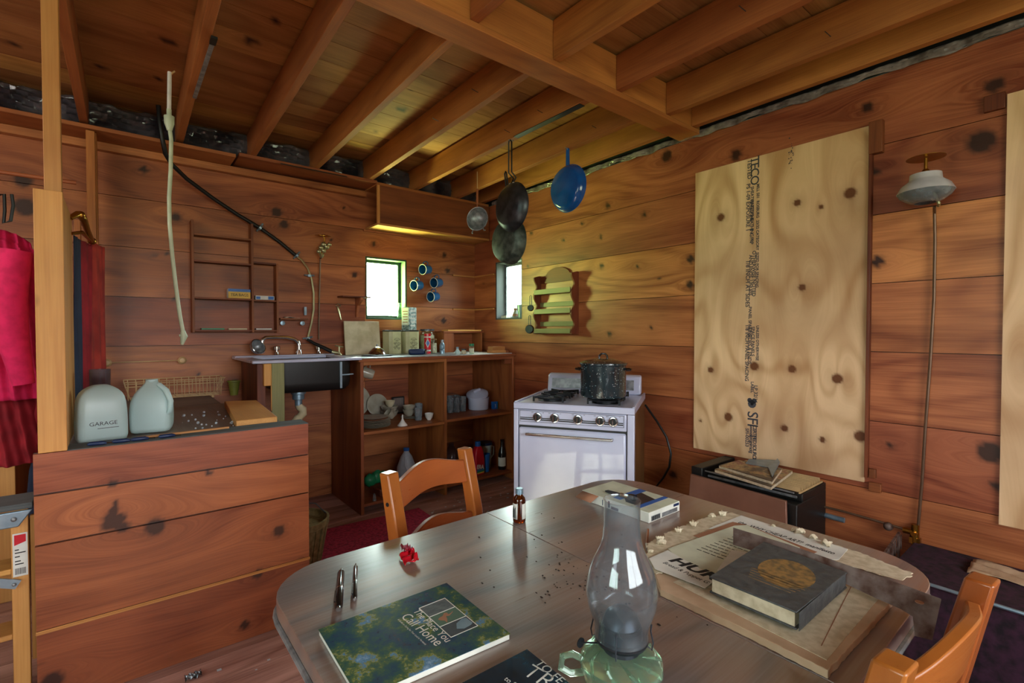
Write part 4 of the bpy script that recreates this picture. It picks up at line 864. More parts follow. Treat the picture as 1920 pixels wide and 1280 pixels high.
# bracket shelf and key hook ------------------------------------------------------------------
t = thing('bracket_shelf', 'tiny wooden bracket shelf on the wall at the left edge of the window', 'shelf', (1.325, 3.68, 1.515))
mb = MB(); mb.box((0, 0, 0), (.225, .118, .009)); obj('board', mb, 'pine_dark', t, bevel=.001)
mb = MB(); mb.prism([(0, 0), (.115, 0), (.115, -.15), (.09, -.15), (.07, -.06), (.0, -.02)], .0, .02, basis((.14, .003, -.0005), (0, 1, 0), (0, 0, 1), (1, 0, 0))); obj('bracket', mb, 'pine_back', t)
c = PY(634, 580, 3.785); t = thing('bottle_opener', 'small brass opener hanging on a nail left of the window', 'opener', tuple(c))
mb = MB(); mb.tube([(-.005, 0, .02), (0, -.004, 0), (.02, -.004, -.08)], [.006, .008, .004], 8); mb.tube([(-.02, -.002, .03), (.0, -.004, .045), (.02, -.002, .03), (.0, -.003, .018)], .004, 6, closed=True); obj('body', mb, 'brass_pale', t)
# spice rack on right wall ----------------------------------------------------------------------
t = thing('spice_rack', 'empty scalloped wooden spice rack on the right wall', 'rack', (XW-.001, 2.675, 1.232))
def scal(u_): return .060+.016*math.cos(u_*math.pi*6)
for y in (-.21, .195):
    pr = [(0, 0)]+[(scal(k/40), .44*k/40) for k in range(41)]+[(.02, .455), (0, .455)]
    mb = MB(); mb.prism(pr, 0, .014, basis((0, y, 0), (-1, 0, 0), (0, 0, 1), (0, 1, 0))); obj('side_panel', mb, 'pine_dark', t)
top = [(-.195, .395), (-.195, .44)]+[(-.13+.26*k/16-.0, .455+.052*math.sin(math.pi*k/16)**.6) for k in range(17)]+[(.194, .44), (.194, .395)]
mb = MB(); mb.prism([(a, c_) for a, c_ in top], 0, .010, basis((-.002, 0, 0), (0, 1, 0), (0, 0, 1), (-1, 0, 0))); obj('crest', mb, 'pine_dark', t)
for z, d in ((.005, .075), (.155, .070), (.305, .075)):
    mb = MB(); mb.box((-.072, -.1955, z), (-.002, .1945, z+.010)); obj('shelf', mb, 'olive', t)
    mb = MB(); mb.box((-.078, -.1955, z), (-.0725, .1945, z+.036)); obj('shelf_lip', mb, 'olive', t)
for z in (.06, .21): mb = MB(); mb.box((-.012, -.1955, z), (-.002, .1945, z+.035)); obj('back_slat', mb, 'olive', t)
for a, c_, r_, l in ((994, 577, .026, 'tiny black pan with a green bottom hanging left of the spice rack, upper'), (992, 617, .036, 'small black pan hanging left of the spice rack, lower')):
    c = PX(a, c_, XW-.055); t = thing('small_pan', l, 'pan', tuple(c), R(40), 'small pans by the spice rack')
    mb = MB(); mb.lathe([(.0005, 0), (r_*.85, 0), (r_, .034), (r_-.002, .034), (r_*.83, .002), (.0005, .002)], (0, 0, 0), 24, MY); obj('body', mb, 'black', t)
    mb = MB(); mb.lathe([(.0005, -.0012), (r_*.8, -.0012), (r_*.8, 0), (.0005, 0)], (0, 0, 0), 20, MY); obj('base', mb, 'window_green', t)
    mb = MB(); mb.tube([(.03, -.008, r_-.004), (.03, -.007, r_+.07), (.03, 0, r_+.075), (.03, .007, r_+.07), (.03, .008, r_-.004)], .0028, 6); obj('handle', mb, 'iron', t)
# window sill things ---------------------------------------------------------------------------
c = Vector((2.68, 3.40, 1.3695)); t = thing('card', 'small white card lying on the sill of the side window', 'card', tuple(c))
mb = MB(); mb.box((-.03, -.035, 0), (.02, .04, .022)); obj('card', mb, 'white', t)
t = thing('pottery_vase', 'small pale and terracotta vase on the side window sill', 'vase', (2.70, 3.29, 1.3695))
mb = MB(); mb.lathe([(.022, 0), (.032, .015), (.030, .035), (.018, .065), (.024, .085), (.021, .085), (.015, .065), (.001, .04)], (0, 0, 0), 20); obj('body', mb, 'china', t)
mb = MB(); mb.lathe([(.0305, .014), (.0325, .016), (.0325, .022), (.0305, .034)], (0, 0, 0), 20); mb.lathe([(.0185, .066), (.0235, .075), (.0225, .078)], (0, 0, 0), 20); obj('band', mb, 'cardboard', t)
t = thing('mortar', 'grey stone cup with a pestle on the side window sill', 'mortar', (2.69, 3.195, 1.3695))
mb = MB(); mb.lathe(cup(.035, .048, .11, .005), (0, 0, 0), 24); obj('body', mb, 'galv', t)
mb = MB(); mb.tube([(0, 0, .02), (.018, -.018, .155)], [.010, .005], 8); obj('pestle', mb, 'iron', t)
t = thing('glass_bottle', 'small clear green glass bottle in the corner of the window by the mugs', 'bottle', (1.875, 3.85, 1.3645))
mb = MB(); mb.lathe([(.001, 0), (.022, 0), (.024, .01), (.023, .06), (.010, .10), (.009, .125), (.012, .13), (.007, .13), (.008, .10), (.020, .06), (.020, .006), (.001, .004)], (0, 0, 0), 20); obj('body', mb, 'glass_green', t)
# counter things --------------------------------------------------------------------------------
t = thing('cutting_board', 'tan square board leaning on the wall at the left end of the counter', 'board', (1.352, 3.70, CT+.001))
mb = MB(); a = R(8); mb.M = Matrix.Rotation(-a, 4, 'X'); mb.box((0, 0, .0), (.285, .014, .262)); obj('board', mb, 'cream', t, bevel=.002)
t = thing('dome_lid', 'silver domed lid with a small knob on a dark tray on the counter', 'lid', (1.487, 3.43, CT+.001))
mb = MB(); mb.lathe([(.001, 0), (.10, 0), (.115, .006), (.112, .008), (.001, .004)], (0, 0, 0), 32); obj('tray', mb, 'iron', t)
mb = MB(); mb.lathe([(.062, .012), (.066, .014), (.060, .030), (.040, .052), (.018, .064), (.004, .068), (.004, .074)], (0, 0, 0), 32); dl = obj('dome', mb, 'chrome', t)
mb = MB(); mb.ball((0, 0, .078), .007, 8); obj('knob', mb, 'steel', dl)
mb = MB(); mb.lathe([(.012, .006), (.012, .012), (.06, .013)], (0, 0, 0), 16); obj('foot', mb, 'black', t)
def canister(label, x, y, rz):
    t = thing('canister', label, 'canister', (x, y, CT+.001), rz, 'tin canisters on the counter')
    n8 = [(.062, -.04), (.062, .04), (.04, .062), (-.04, .062), (-.062, .04), (-.062, -.04), (-.04, -.062), (.04, -.062)]
    mb = MB(); mb.prism(n8, 0, .178); obj('body', mb, 'olive_tin', t, bevel=.002)
    mb = MB(); mb.prism([(a*1.03, b*1.03) for a, b in n8], .179, .190); obj('lid', mb, 'tin_lid', t, bevel=.002)
    mb = MB()   # mushroom print
    def arc(cx, cz, r1, squash=.55):
        p = [(cx+r1*math.cos(k*math.pi/8), -.0626, cz+r1*squash*math.sin(k*math.pi/8)) for k in range(9)]; mb.tube(p+[p[0]], .0011, 5); mb.tube([(cx-r1*.25, -.0626, cz), (cx-r1*.3, -.0626, cz-r1*.9)], .0010, 5); mb.tube([(cx+r1*.25, -.0626, cz), (cx+r1*.3, -.0626, cz-r1*.9)], .0010, 5)
    for cx, cz, r1 in ((0, .112, .026), (-.018, .085, .014), (.018, .080, .017), (-.018, .052, .016), (.016, .045, .014), (0, .065, .012)): arc(cx, cz, r1)
    obj('mushroom_print', mb, 'ink', t)
    return t
canister('cream tin canister with mushroom print, left of the pair on the counter', 1.715, 3.66, R(12)); canister('cream tin canister with mushroom print, right one with a carton standing on it', 1.865, 3.65, R(4))
t = thing('tea_carton', 'tall dark green and white carton standing on the right canister', 'carton', (1.865, 3.66, CT+.1925), R(20))
mb = MB(); mb.box((-.045, -.04, 0), (.045, .04, .185)); obj('carton', mb, 'carton_green', t, bevel=.001)
mb = MB(); mb.box((-.0465, -.038, .04), (-.0455, .038, .180)); obj('side_label', mb, 'paper', t)
for k, wd in enumerate(('TEA', 'PURE', 'LEAF', 'BREW')):
    text(wd, .018, basis((-.047, .030, .155-.026*k), (0, -1, 0), (0, 0, 1), (-1, 0, 0)), 'red', t) if False else None
mb = MB()
for k in range(5): mb.box((-.0475, -.028, .06+.022*k), (-.0466, .026-.008*(k % 2), .067+.022*k))
obj('label_lines', mb, 'cardboard', t)
mb = MB()
for k in range(5): mb.box((-.028+.006*(k % 2), -.0412, .03+.030*k), (.028, -.0402, .040+.030*k))
obj('front_print', mb, 'paper', t)
t = thing('storage_jar', 'large lidded glass jar of pale grains behind the red can', 'jar', (2.05, 3.69, CT+.001))
mb = MB(); mb.lathe([(.001, 0), (.062, 0), (.066, .01), (.066, .16), (.05, .18), (.05, .185), (.047, .183), (.062, .155), (.062, .012), (.001, .006)], (0, 0, 0), 28); obj('body', mb, 'glass', t)
mb = MB(); mb.lathe(cyl(.060, .14, .008), (0, 0, 0), 24); obj('contents', mb, 'page', t)
mb = MB(); mb.lathe(cyl(.060, .014, .1855), (0, 0, 0), 28); obj('lid', mb, 'iron', t)
t = thing('pepper_can', 'tall red can with a white and blue diamond label', 'can', (1.945, 3.50, CT+.001))
mb = MB(); mb.lathe(cyl(.027, .162), (0, 0, 0), 28); obj('can', mb, 'red_gloss', t)
Mc = basis((-.011, -.0262, .085), (.92, -.39, 0), (0, 0, 1), (-.39, -.92, 0))
mb = MB(); mb.prism([(0, -.036), (.019, 0), (0, .036), (-.019, 0)], -.001, .0028, Mc); lb = obj('diamond_label', mb, 'white', t)
mb = MB(); mb.prism([(0, -.026), (.013, 0), (0, .026), (-.013, 0)], .003, .0034, Mc); obj('diamond_inner', mb, 'blue', lb)
mb = MB(); mb.lathe([(.0274, .13), (.0276, .131), (.0276, .138), (.0274, .139)], (0, 0, 0), 28); mb.lathe([(.0274, .02), (.0276, .021), (.0276, .030), (.0274, .031)], (0, 0, 0), 28); obj('stripe', mb, 'white', t)
t = thing('grain_jar', 'slim glass jar of tan grains beside the red can', 'jar', (2.005, 3.50, CT+.001))
mb = MB(); mb.lathe([(.001, 0), (.024, 0), (.026, .006), (.026, .095), (.020, .10), (.020, .11), (.018, .11), (.023, .093), (.023, .006), (.001, .003)], (0, 0, 0), 20); obj('body', mb, 'glass', t)
mb = MB(); mb.lathe(cyl(.022, .08, .005), (0, 0, 0), 20); obj('contents', mb, 'page', t); mb = MB(); mb.lathe(cyl(.023, .010, .1105), (0, 0, 0), 20); obj('lid', mb, 'amber', t)
t = thing('water_bottle', 'small grey-lidded clear ribbed bottle right of the red can', 'bottle', (2.035, 3.42, CT+.001))
mb = MB(); mb.lathe([(.001, 0), (.020, 0), (.021, .03), (.018, .035), (.021, .04), (.021, .07), (.012, .088), (.011, .09), (.001, .09)], (0, 0, 0), 20); obj('body', mb, 'galv', t); mb = MB(); mb.lathe(cyl(.013, .022, .0905), (0, 0, 0), 16); obj('cap', mb, 'steel', t)
t = thing('tool_roll', 'dark navy cylinder box with a shiny end lying in front of the canisters', 'roll', (1.80, 3.405, CT+.001), R(-8))
mb = MB(); mb.box((-.065, -.022, 0), (.06, .022, .044)); obj('body', mb, 'blue_dark', t, bevel=.012); mb = MB(); mb.lathe([(.001, 0), (.022, 0), (.022, .012), (.001, .014)], (.0605, 0, .022), 16, MY); obj('end_cap', mb, 'chrome', t)
t = thing('spice_box', 'small open-fronted wooden box standing at the right end of the counter', 'box', (2.16, 3.60, CT+.001))
def sb(n, a, b, m='cabinet'): mb = MB(); mb.box(a, b); obj(n, mb, m, t, bevel=.001)
sb('side_panel', (0, 0, 0), (.10, .014, .168)); sb('side_panel', (0, .015, 0), (.014, .15, .168)); sb('side_panel', (.385, 0, 0), (.399, .15, .168)); sb('back_panel', (.0145, .14, 0), (.3845, .15, .168)); sb('top_board', (-.005, -.005, .1685), (.42, .155, .182))
mb = MB(); mb.box((0, 0, 0), (.335, .12, .012)); tag(obj('loose_board', mb, 'pine_light', bevel=.001), 'loose thin board lying on top of the small wooden box', 'board', loc=(2.20, 3.60, CT+.1835), rz=R(-3))
mb = MB(); mb.lathe([(.02, 0), (.048, .010), (.046, .012), (.001, .003)], (0, 0, 0), 24); tag(obj('saucer', mb, 'china'), 'small white saucer on the right end of the wooden box', 'saucer', loc=(2.545, 3.655, CT+.1835))
t = thing('spice_jar', 'small bluish glass bottle in front of the wooden box', 'bottle', (2.085, 3.27, CT+.001))
mb = MB(); mb.lathe([(.001, 0), (.017, 0), (.018, .025), (.010, .036), (.010, .044), (.001, .044)], (0, 0, 0), 18); obj('body', mb, 'jug', t); mb = MB(); mb.lathe(cyl(.011, .012, .0445), (0, 0, 0), 16); obj('cap', mb, 'galv', t)
t = thing('spice_jar', 'short dark-lidded jar between the blue bottle and the green-capped jar', 'jar', (2.145, 3.27, CT+.001))
mb = MB(); mb.lathe(cyl(.018, .030), (0, 0, 0), 18); obj('body', mb, 'page', t); mb = MB(); mb.lathe(cyl(.019, .010, .0305), (0, 0, 0), 18); obj('lid', mb, 'iron', t)
t = thing('spice_jar', 'spice jar with a bright green cap on the counter', 'jar', (2.205, 3.25, CT+.001))
mb = MB(); mb.lathe(cyl(.019, .064), (0, 0, 0), 20); obj('body', mb, 'glass_green', t); mb = MB(); mb.lathe([(.0194, .008), (.0196, .009), (.0196, .05), (.0194, .052)], (0, 0, 0), 20); obj('label', mb, 'paper_green', t); mb = MB(); mb.lathe([(.0198, .045), (.0199, .046), (.0199, .052), (.0198, .053)], (0, 0, 0), 20); obj('label_band', mb, 'cardboard', t)
mb = MB(); mb.lathe(cyl(.0195, .016, .0645), (0, 0, 0), 20); obj('cap', mb, 'green', t)
t = thing('wood_block', 'pale wood block, upper of two stacked at the right end of the counter', 'block', (2.50, 3.28, CT+.024))
mb = MB(); mb.box((-.075, -.02, 0), (.055, .05, .030)); obj('block', mb, 'pine_light', t, bevel=.002)
t = thing('wood_block', 'pale wood block, lower of two stacked at the right end of the counter', 'block', (2.50, 3.28, CT+.001))
mb = MB(); mb.box((-.08, -.025, 0), (.06, .055, .022)); obj('block', mb, 'pine_light', t, bevel=.002); mb = MB(); mb.box((.0605, -.02, 0), (.095, .05, .018)); obj('end_piece', mb, 'cabinet', t)
# cabinet contents -----------------------------------------------------------------------------
def plate(x, y, z, r_, label, m='china', group='stacked dinner plates in the cabinet', rx=0, ry=0):
    mb = MB(); mb.lathe([(.001, 0), (r_*.55, 0), (r_*.98, .011), (r_, .013), (r_*.97, .014), (r_*.55, .003), (.001, .003)], (0, 0, 0), 36)
    o = obj('plate', mb, m); tag(o, label, 'plate', group, (x, y, z), 0); o.rotation_euler = (rx, ry, 0); return o
ords = ['bottom', 'second from the bottom', 'third from the bottom', 'fourth from the bottom', 'fifth from the bottom', 'sixth from the bottom']
for k in range(6): plate(1.425+.004*(k % 2), 3.34+.003*(k % 3), SH1+.001+.0085*k, .112, 'grey-rimmed dinner plate in the front left stack, '+ords[k])
plate(1.415, 3.34, SH1+.054, .105, 'brown ribbed-edge plate on top of the front left stack', 'cardboard'); plate(1.415, 3.34, SH1+.064, .105, 'pale ribbed-edge plate lying highest on the front left stack')
o = plate(1.43, 3.735, SH1+.145, .125, 'large oval platter leaning at the back left of the shelf', group='leaning plates'); o.rotation_euler = (R(78), 0, 0)
o = plate(1.60, 3.70, SH1+.10, .088, 'round plate leaning at the back behind the bowls', group='leaning plates'); o.rotation_euler = (R(75), 0, 0)
def bowl(x, y, z, r_, h, label, m='china', group='bowls in the cabinet', tilt=0, name='bowl', cat='bowl', handle=False):
    t = thing(name, label, cat, (x, y, z), 0, group); Mx = Matrix.Rotation(tilt, 4, 'Y')
    mb = MB(); mb.lathe([(r_*.4, 0), (r_*.45, .004), (r_*.8, h*.4), (r_, h), (r_-.003, h), (r_*.75, h*.42), (.001, .008)], (0, 0, 0), 26, Mx); obj('body', mb, m, t)
    if handle: mb = MB(); mb.tube([tuple(Mx @ Vector(p)) for p in ((r_*.93, 0, h*.8), (r_*1.4, 0, h*.75), (r_*1.35, 0, h*.35), (r_*.8, 0, h*.3))], .003, 7); obj('handle', mb, m, t)
    return t
plate(1.80, 3.50, SH1+.001, .085, 'saucer under the stacked bowls, lower of two', group='saucers in the cabinet'); plate(1.805, 3.50, SH1+.010, .075, 'saucer under the stacked bowls, upper of two', group='saucers in the cabinet')
bowl(1.775, 3.49, SH1+.024, .050, .05, 'pale round bowl, lower of the front stacked pair'); bowl(1.775, 3.49, SH1+.060, .050, .045, 'pale bowl with a dark rim, upper of the front stacked pair')
bowl(1.66, 3.60, SH1+.001, .07, .06, 'wide pale bowl at the back of the shelf, lower one'); bowl(1.66, 3.60, SH1+.045, .068, .055, 'wide pale bowl at the back of the shelf, upper one'); bowl(1.665, 3.60, SH1+.09, .04, .05, 'small cream cup on top of the back bowls', m='cream')
bowl(1.62, 3.45, SH1+.035, .042, .06, 'cup with a handle lying tilted beside the stacked plates', tilt=R(-50), name='cup', cat='cup', handle=True, group='cups in the cabinet')
t = thing('funnel', 'small white plastic funnel standing upside down on the front of the shelf', 'funnel', (1.605, 3.26, SH1+.001))
mb = MB(); mb.lathe([(.036, 0), (.034, .006), (.010, .036), (.006, .05), (.003, .080), (.0025, .08), (.005, .048), (.033, .002)], (0, 0, 0), 24); obj('body', mb, 'white', t)
def tumbler(x, y, z, r0, r1, h, label, m='glass_dust_glint', group='drinking glasses in the cabinet', flip=False):  # pale film in the glass stands in for bright reflections
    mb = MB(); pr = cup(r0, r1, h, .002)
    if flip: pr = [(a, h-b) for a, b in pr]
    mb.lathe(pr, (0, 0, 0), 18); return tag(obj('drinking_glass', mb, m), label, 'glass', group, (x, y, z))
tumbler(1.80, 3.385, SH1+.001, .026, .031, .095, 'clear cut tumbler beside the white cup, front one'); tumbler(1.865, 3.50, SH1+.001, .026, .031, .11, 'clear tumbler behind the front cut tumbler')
bowl(1.868, 3.34, SH1+.001, .034, .052, 'small plain white cup at the right of the left-hand shelf', m='white', name='cup', cat='cup', group='cups in the cabinet')
t = thing('picture_frame', 'dark framed panel leaning behind the glasses', 'frame', (1.80, 3.76, SH1+.001)); mb = MB(); mb.box((-.04, 0, 0), (.07, .012, .14)); obj('frame', mb, 'black', t); mb = MB(); mb.box((-.03, -.001, .01), (.06, -.0002, .13)); obj('face', mb, 'nook', t)
t = thing('hanging_mug', 'cream mug hanging from a hook under the counter at the left', 'mug', (1.375, 3.33, .955)); 
mb = MB(); Mx = Matrix.Rotation(R(160), 4, 'Z') @ Matrix.Rotation(R(70), 4, 'Y'); mb.lathe([(.001, -.04), (.03, -.04), (.036, -.02), (.037, .04), (.034, .04), (.033, -.018), (.001, -.034)], (0, 0, 0), 24, Mx); obj('body', mb, 'china', t)
mb = MB(); mb.tube([(.015, 0, .036), (.016, 0, .058), (.0, 0, .064), (-.014, 0, .05), (-.014, 0, .032)], .004, 7); obj('handle', mb, 'china', t); mb = MB(); mb.tube([(0, 0, .060), (.004, 0, .072), (0, 0, .089)], .002, 6); obj('hook', mb, 'steel', t)
k = 0
for gx in range(5):
    for gy in range(2):
        nm = ['leftmost', 'second', 'third', 'fourth', 'rightmost'][gx]
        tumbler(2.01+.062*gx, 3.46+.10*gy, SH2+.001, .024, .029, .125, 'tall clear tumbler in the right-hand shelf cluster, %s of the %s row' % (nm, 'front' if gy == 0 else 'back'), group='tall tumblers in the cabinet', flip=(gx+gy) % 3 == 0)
t = thing('white_crock', 'white plastic tub with its lid resting askew on the right-hand shelf', 'tub', (2.425, 3.47, SH2+.001))
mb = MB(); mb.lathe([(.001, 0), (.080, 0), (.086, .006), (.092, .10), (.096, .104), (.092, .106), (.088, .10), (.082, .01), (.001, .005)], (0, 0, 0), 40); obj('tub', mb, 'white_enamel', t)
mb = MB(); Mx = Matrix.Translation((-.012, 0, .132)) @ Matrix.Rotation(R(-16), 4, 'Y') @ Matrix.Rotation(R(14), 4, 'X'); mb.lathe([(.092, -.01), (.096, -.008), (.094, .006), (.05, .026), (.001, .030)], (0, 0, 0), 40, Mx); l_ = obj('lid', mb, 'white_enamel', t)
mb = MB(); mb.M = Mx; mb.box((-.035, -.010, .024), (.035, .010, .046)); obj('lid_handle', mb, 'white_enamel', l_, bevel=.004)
t = thing('red_lidded_dish', 'small dish with red and white lid at the back behind the white tub', 'dish', (2.30, 3.715, SH2+.001)); mb = MB(); mb.lathe(cyl(.05, .10, 0, .06), (0, 0, 0), 20); obj('dish', mb, 'china', t); mb = MB(); mb.lathe([(.062, .101), (.06, .11), (.03, .125), (.001, .128)], (0, 0, 0), 20); obj('lid', mb, 'cardboard', t)
t = thing('blue_packet', 'small blue packet with green edge at the right end of the shelf', 'packet', (2.545, 3.40, SH2+.001)); mb = MB(); mb.box((-.022, -.015, 0), (.024, .015, .062)); obj('packet', mb, 'blue', t); mb = MB(); mb.box((.0245, -.015, 0), (.028, .015, .062)); obj('edge', mb, 'green', t)
text('Glyde', .018, basis((.008, -.0155, .012), (0, 0, 1), (-1, 0, 0), (0, -1, 0)), 'white', t) if False else text('Lydr', .018, basis((.006, -.0155, .012), (0, 0, 1), (-1, 0, 0), (0, -1, 0)), 'white', t)
# lower shelf
t = thing('detergent_bottle', 'red laundry detergent bottle with a blue cap on the bottom shelf', 'detergent', (2.30, 3.30, SL+.001), R(8))
mb = MB(); loft(mb, [[(x, y, z) for x, y in rr(-w_, -d_, w_, d_, min(w_, d_)*.5)] for w_, d_, z in ((.050, .030, 0), (.054, .034, .01), (.054, .034, .12), (.046, .030, .17), (.040, .028, .20), (.026, .022, .225), (.022, .020, .232))]); obj('bottle', mb, 'red', t)
mb = MB(); mb.lathe([(.024, .2325), (.023, .27), (.001, .272)], (0, 0, 0), 20); obj('cap', mb, 'blue', t)
mb = MB(); mb.box((-.040, -.0352, .012), (.040, -.0342, .050)); lb = obj('label', mb, 'green', t); mb = MB(); mb.box((-.040, -.0358, .012), (.040, -.0353, .022)); obj('label_stripe', mb, 'yellow', lb); mb = MB(); mb.box((-.044, -.0358, .036), (.036, -.0353, .046)); obj('label_stripe', mb, 'blue', lb)
text('ERA', .046, basis((-.046, -.0355, .058), (.98, 0, -.17), (.17, 0, .98), (0, -1, 0)), 'white', t, ext=.0005, offs=.0015, spacing=.95)
t = thing('water_jug', 'clear plastic pitcher with a blue lid on the bottom shelf', 'pitcher', (2.46, 3.42, SL+.001)); mb = MB(); mb.lathe([(.001, 0), (.048, 0), (.060, .20), (.057, .20), (.045, .004), (.001, .004)], (0, 0, 0), 28); obj('body', mb, 'jug', t); mb = MB(); mb.lathe(cyl(.062, .022, .201), (0, 0, 0), 28); obj('lid', mb, 'blue_dark', t)
mb = MB(); mb.tube([(.058, 0, .18), (.09, 0, .17), (.088, 0, .10), (.055, 0, .07)], .007, 8); obj('handle', mb, 'jug', t)
t = thing('blue_cup', 'bright blue plastic tumbler behind the red detergent bottle', 'tumbler', (2.395, 3.315, SL+.001)); mb = MB(); mb.lathe(cup(.024, .035, .15, .002), (0, 0, 0), 22); obj('body', mb, 'blue', t)
t = thing('wine_bottle', 'dark glass bottle with a pale label at the right end of the bottom shelf', 'bottle', (2.545, 3.29, SL+.001)); mb = MB(); mb.lathe([(.001, 0), (.032, 0), (.033, .01), (.033, .13), (.026, .16), (.014, .195), (.013, .24), (.015, .242), (.015, .256), (.001, .256)], (0, 0, 0), 26); obj('bottle', mb, 'black_gloss', t)
mb = MB(); mb.lathe([(.0332, .03), (.0336, .031), (.0336, .105), (.0332, .106)], (0, 0, 0), 26); obj('label', mb, 'paper', t)
t = thing('clear_jug', 'clear plastic jug at the back of the bottom shelf, half hidden by the chair', 'jug', (2.18, 3.52, SL+.001)); mb = MB(); mb.lathe([(.001, 0), (.065, 0), (.07, .02), (.068, .14), (.03, .20), (.022, .21), (.022, .235), (.001, .236)], (0, 0, 0), 26); obj('body', mb, 'plastic_film', t)
t = thing('white_tub', 'small white pot beside the red detergent bottle', 'pot', (2.235, 3.36, SL+.001)); mb = MB(); mb.lathe(cyl(.028, .08), (0, 0, 0), 20); obj('body', mb, 'milk', t); mb = MB(); mb.lathe(cyl(.024, .015, .0805), (0, 0, 0), 20); obj('lid', mb, 'china', t)
t = thing('milk_jug', 'milky plastic jug with a blue cap on the left of the bottom shelf', 'jug', (1.78, 3.55, SL+.001)); mb = MB(); mb.lathe([(.001, 0), (.075, 0), (.078, .02), (.074, .10), (.045, .18), (.022, .215), (.02, .225), (.001, .226)], (0, 0, 0), 28); obj('body', mb, 'milk', t); mb = MB(); mb.lathe(cyl(.023, .022, .2265), (0, 0, 0), 18); obj('cap', mb, 'blue', t)
mb = MB(); mb.tube([(-.028, -.035, .19), (-.045, -.072, .13), (-.03, -.078, .08)], .007, 8); obj('handle', mb, 'milk', t)
t = thing('syrup_bottle', 'small dark bottle with a black cap behind the chair back on the bottom shelf', 'bottle', (1.985, 3.43, SL+.001)); mb = MB(); mb.lathe([(.001, 0), (.03, 0), (.03, .12), (.012, .16), (.012, .18), (.001, .18)], (0, 0, 0), 20); obj('body', mb, 'glass_amber', t); mb = MB(); mb.lathe(cyl(.018, .03, .1805), (0, 0, 0), 16); obj('cap', mb, 'black', t)
mb = MB()
for q in range(3): mb.ball((q*.055, .01*q, .05+.012*(q == 1)), .045, 8, (1, .8, 1.1))
o = obj('green_bag', mb, 'green'); tag(o, 'crumpled green bag at the left of the bottom shelf', 'bag', loc=(1.44, 3.46, SL+.025)); x = o.modifiers.new('d', 'DISPLACE'); tx = bpy.data.textures.new('cr', 'CLOUDS'); tx.noise_scale = .03; x.texture = tx; x.strength = .03
t = thing('wood_slab', 'brown slab of bark-edged wood at the front of the bottom shelf', 'wood', (1.50, 3.33, SL+.001), R(12)); mb = MB(); mb.box((-.08, -.05, 0), (.14, .08, .055)); obj('slab', mb, 'pine_dark', t, bevel=.008)
t = thing('glass_vial', 'small clear glass vial at the front left of the bottom shelf', 'vial', (1.375, 3.23, SL+.001)); mb = MB(); mb.lathe([(.001, 0), (.014, 0), (.010, .03), (.005, .05), (.001, .05)], (0, 0, 0), 14); obj('body', mb, 'glass_dust_glint', t)
t = thing('scrub_brush', 'white plastic scraper lying on the front of the bottom shelf', 'scraper', (1.69, 3.235, SL+.001), R(-20)); mb = MB(); mb.box((-.04, -.01, 0), (.04, .01, .008)); obj('body', mb, 'white', t, bevel=.003)
t = thing('black_pan', 'black dish under the divider on the bottom shelf', 'dish', (2.03, 3.27, SL+.001)); mb = MB(); mb.lathe(cup(.035, .05, .04, .003), (0, 0, 0), 22); obj('body', mb, 'black', t)
# nook things ------------------------------------------------------------------------------------
NZ = .8355
def gjug(label, x, y, rz, handle):
    t = thing('plastic_jug', label, 'jug', (x, y, NZ), rz, 'milky plastic gallon jugs'); 
    mb = MB(); S = [(.070, .070, 0), (.076, .076, .012), (.078, .078, .10), (.074, .074, .150), (.060, .060, .190), (.034, .034, .222), (.021, .021, .236), (.021, .021, .252)]
    if not handle: S = [(.074, .074, 0), (.080, .078, .012), (.079, .078, .10), (.076, .074, .170), (.066, .064, .205), (.040, .040, .228), (.016, .016, .238)]
    loft(mb, [[(x_, y_, z) for x_, y_ in rr(-a, -b, a, b, a*.36, 4)] for a, b, z in S]); bd = obj('body', mb, 'jug', t, sub=1)
    if handle:
        mb = MB(); mb.tube([(.03, -.03, .228), (.060, -.055, .200), (.078, -.072, .150), (.074, -.070, .105), (.06, -.058, .085)], [.011, .012, .011, .011, .010], 10); obj('handle', mb, 'jug', t)
    if not handle: t.scale = (.95, .95, .90); return t
    mb = MB(); mb.lathe([(.0225, .240), (.0235, .242), (.0235, .250), (.0225, .252)], (0, 0, 0), 18); obj('neck_ring', mb, 'jug', t)
    t.scale = (.92, .92, .86); return t
j = gjug('milky plastic water jug with scribbled writing, nearer the tall post', -.055, 2.43, R(8), False); text('GARAGE', .022, basis((-.045, -.0785, .075), (1, 0, 0), (0, 0, 1), (0, -1, 0)), 'ink_print', j); mb = MB(); mb.box((-.02, -.0790, .062), (.045, -.0785, .064)); obj('underline', mb, 'ink_print', j)
gjug('milky plastic water jug with its handle to the right, right one of the pair', .106, 2.52, R(-10), True)
# wire basket
t = thing('wire_basket', 'long cream wire basket on the nook counter by the back wall', 'basket', (.02, 3.52, NZ)); bw, bd_, bh = .50, .20, .125
mb = MB()
for z, e in ((bh, 0), (bh*.78, .006), (.02, .03)): mb.tube([(e, e, z), (bw-e, e, z), (bw-e, bd_-e, z), (e, bd_-e, z)], .0028, 6, closed=True)
for k in range(13):
    x = .02+k*(bw-.04)/12; mb.tube([(x, 0, bh), (x, .006, bh*.5), (x, .03, .02), (x, bd_-.03, .02), (x, bd_, bh)], .0022, 5)
for k in range(4):
    y = .03+k*(bd_-.06)/3; mb.tube([(0, y, bh), (.03, y, .02), (bw-.03, y, .02), (bw, y, bh)], .0022, 5)
obj('wires', mb, 'wire', t)
for x in (.06, bw-.06): 
    for y in (.05, bd_-.05): mb = MB(); mb.ball((x, y, .009), .009, 6); obj('foot', mb, 'wire', t)
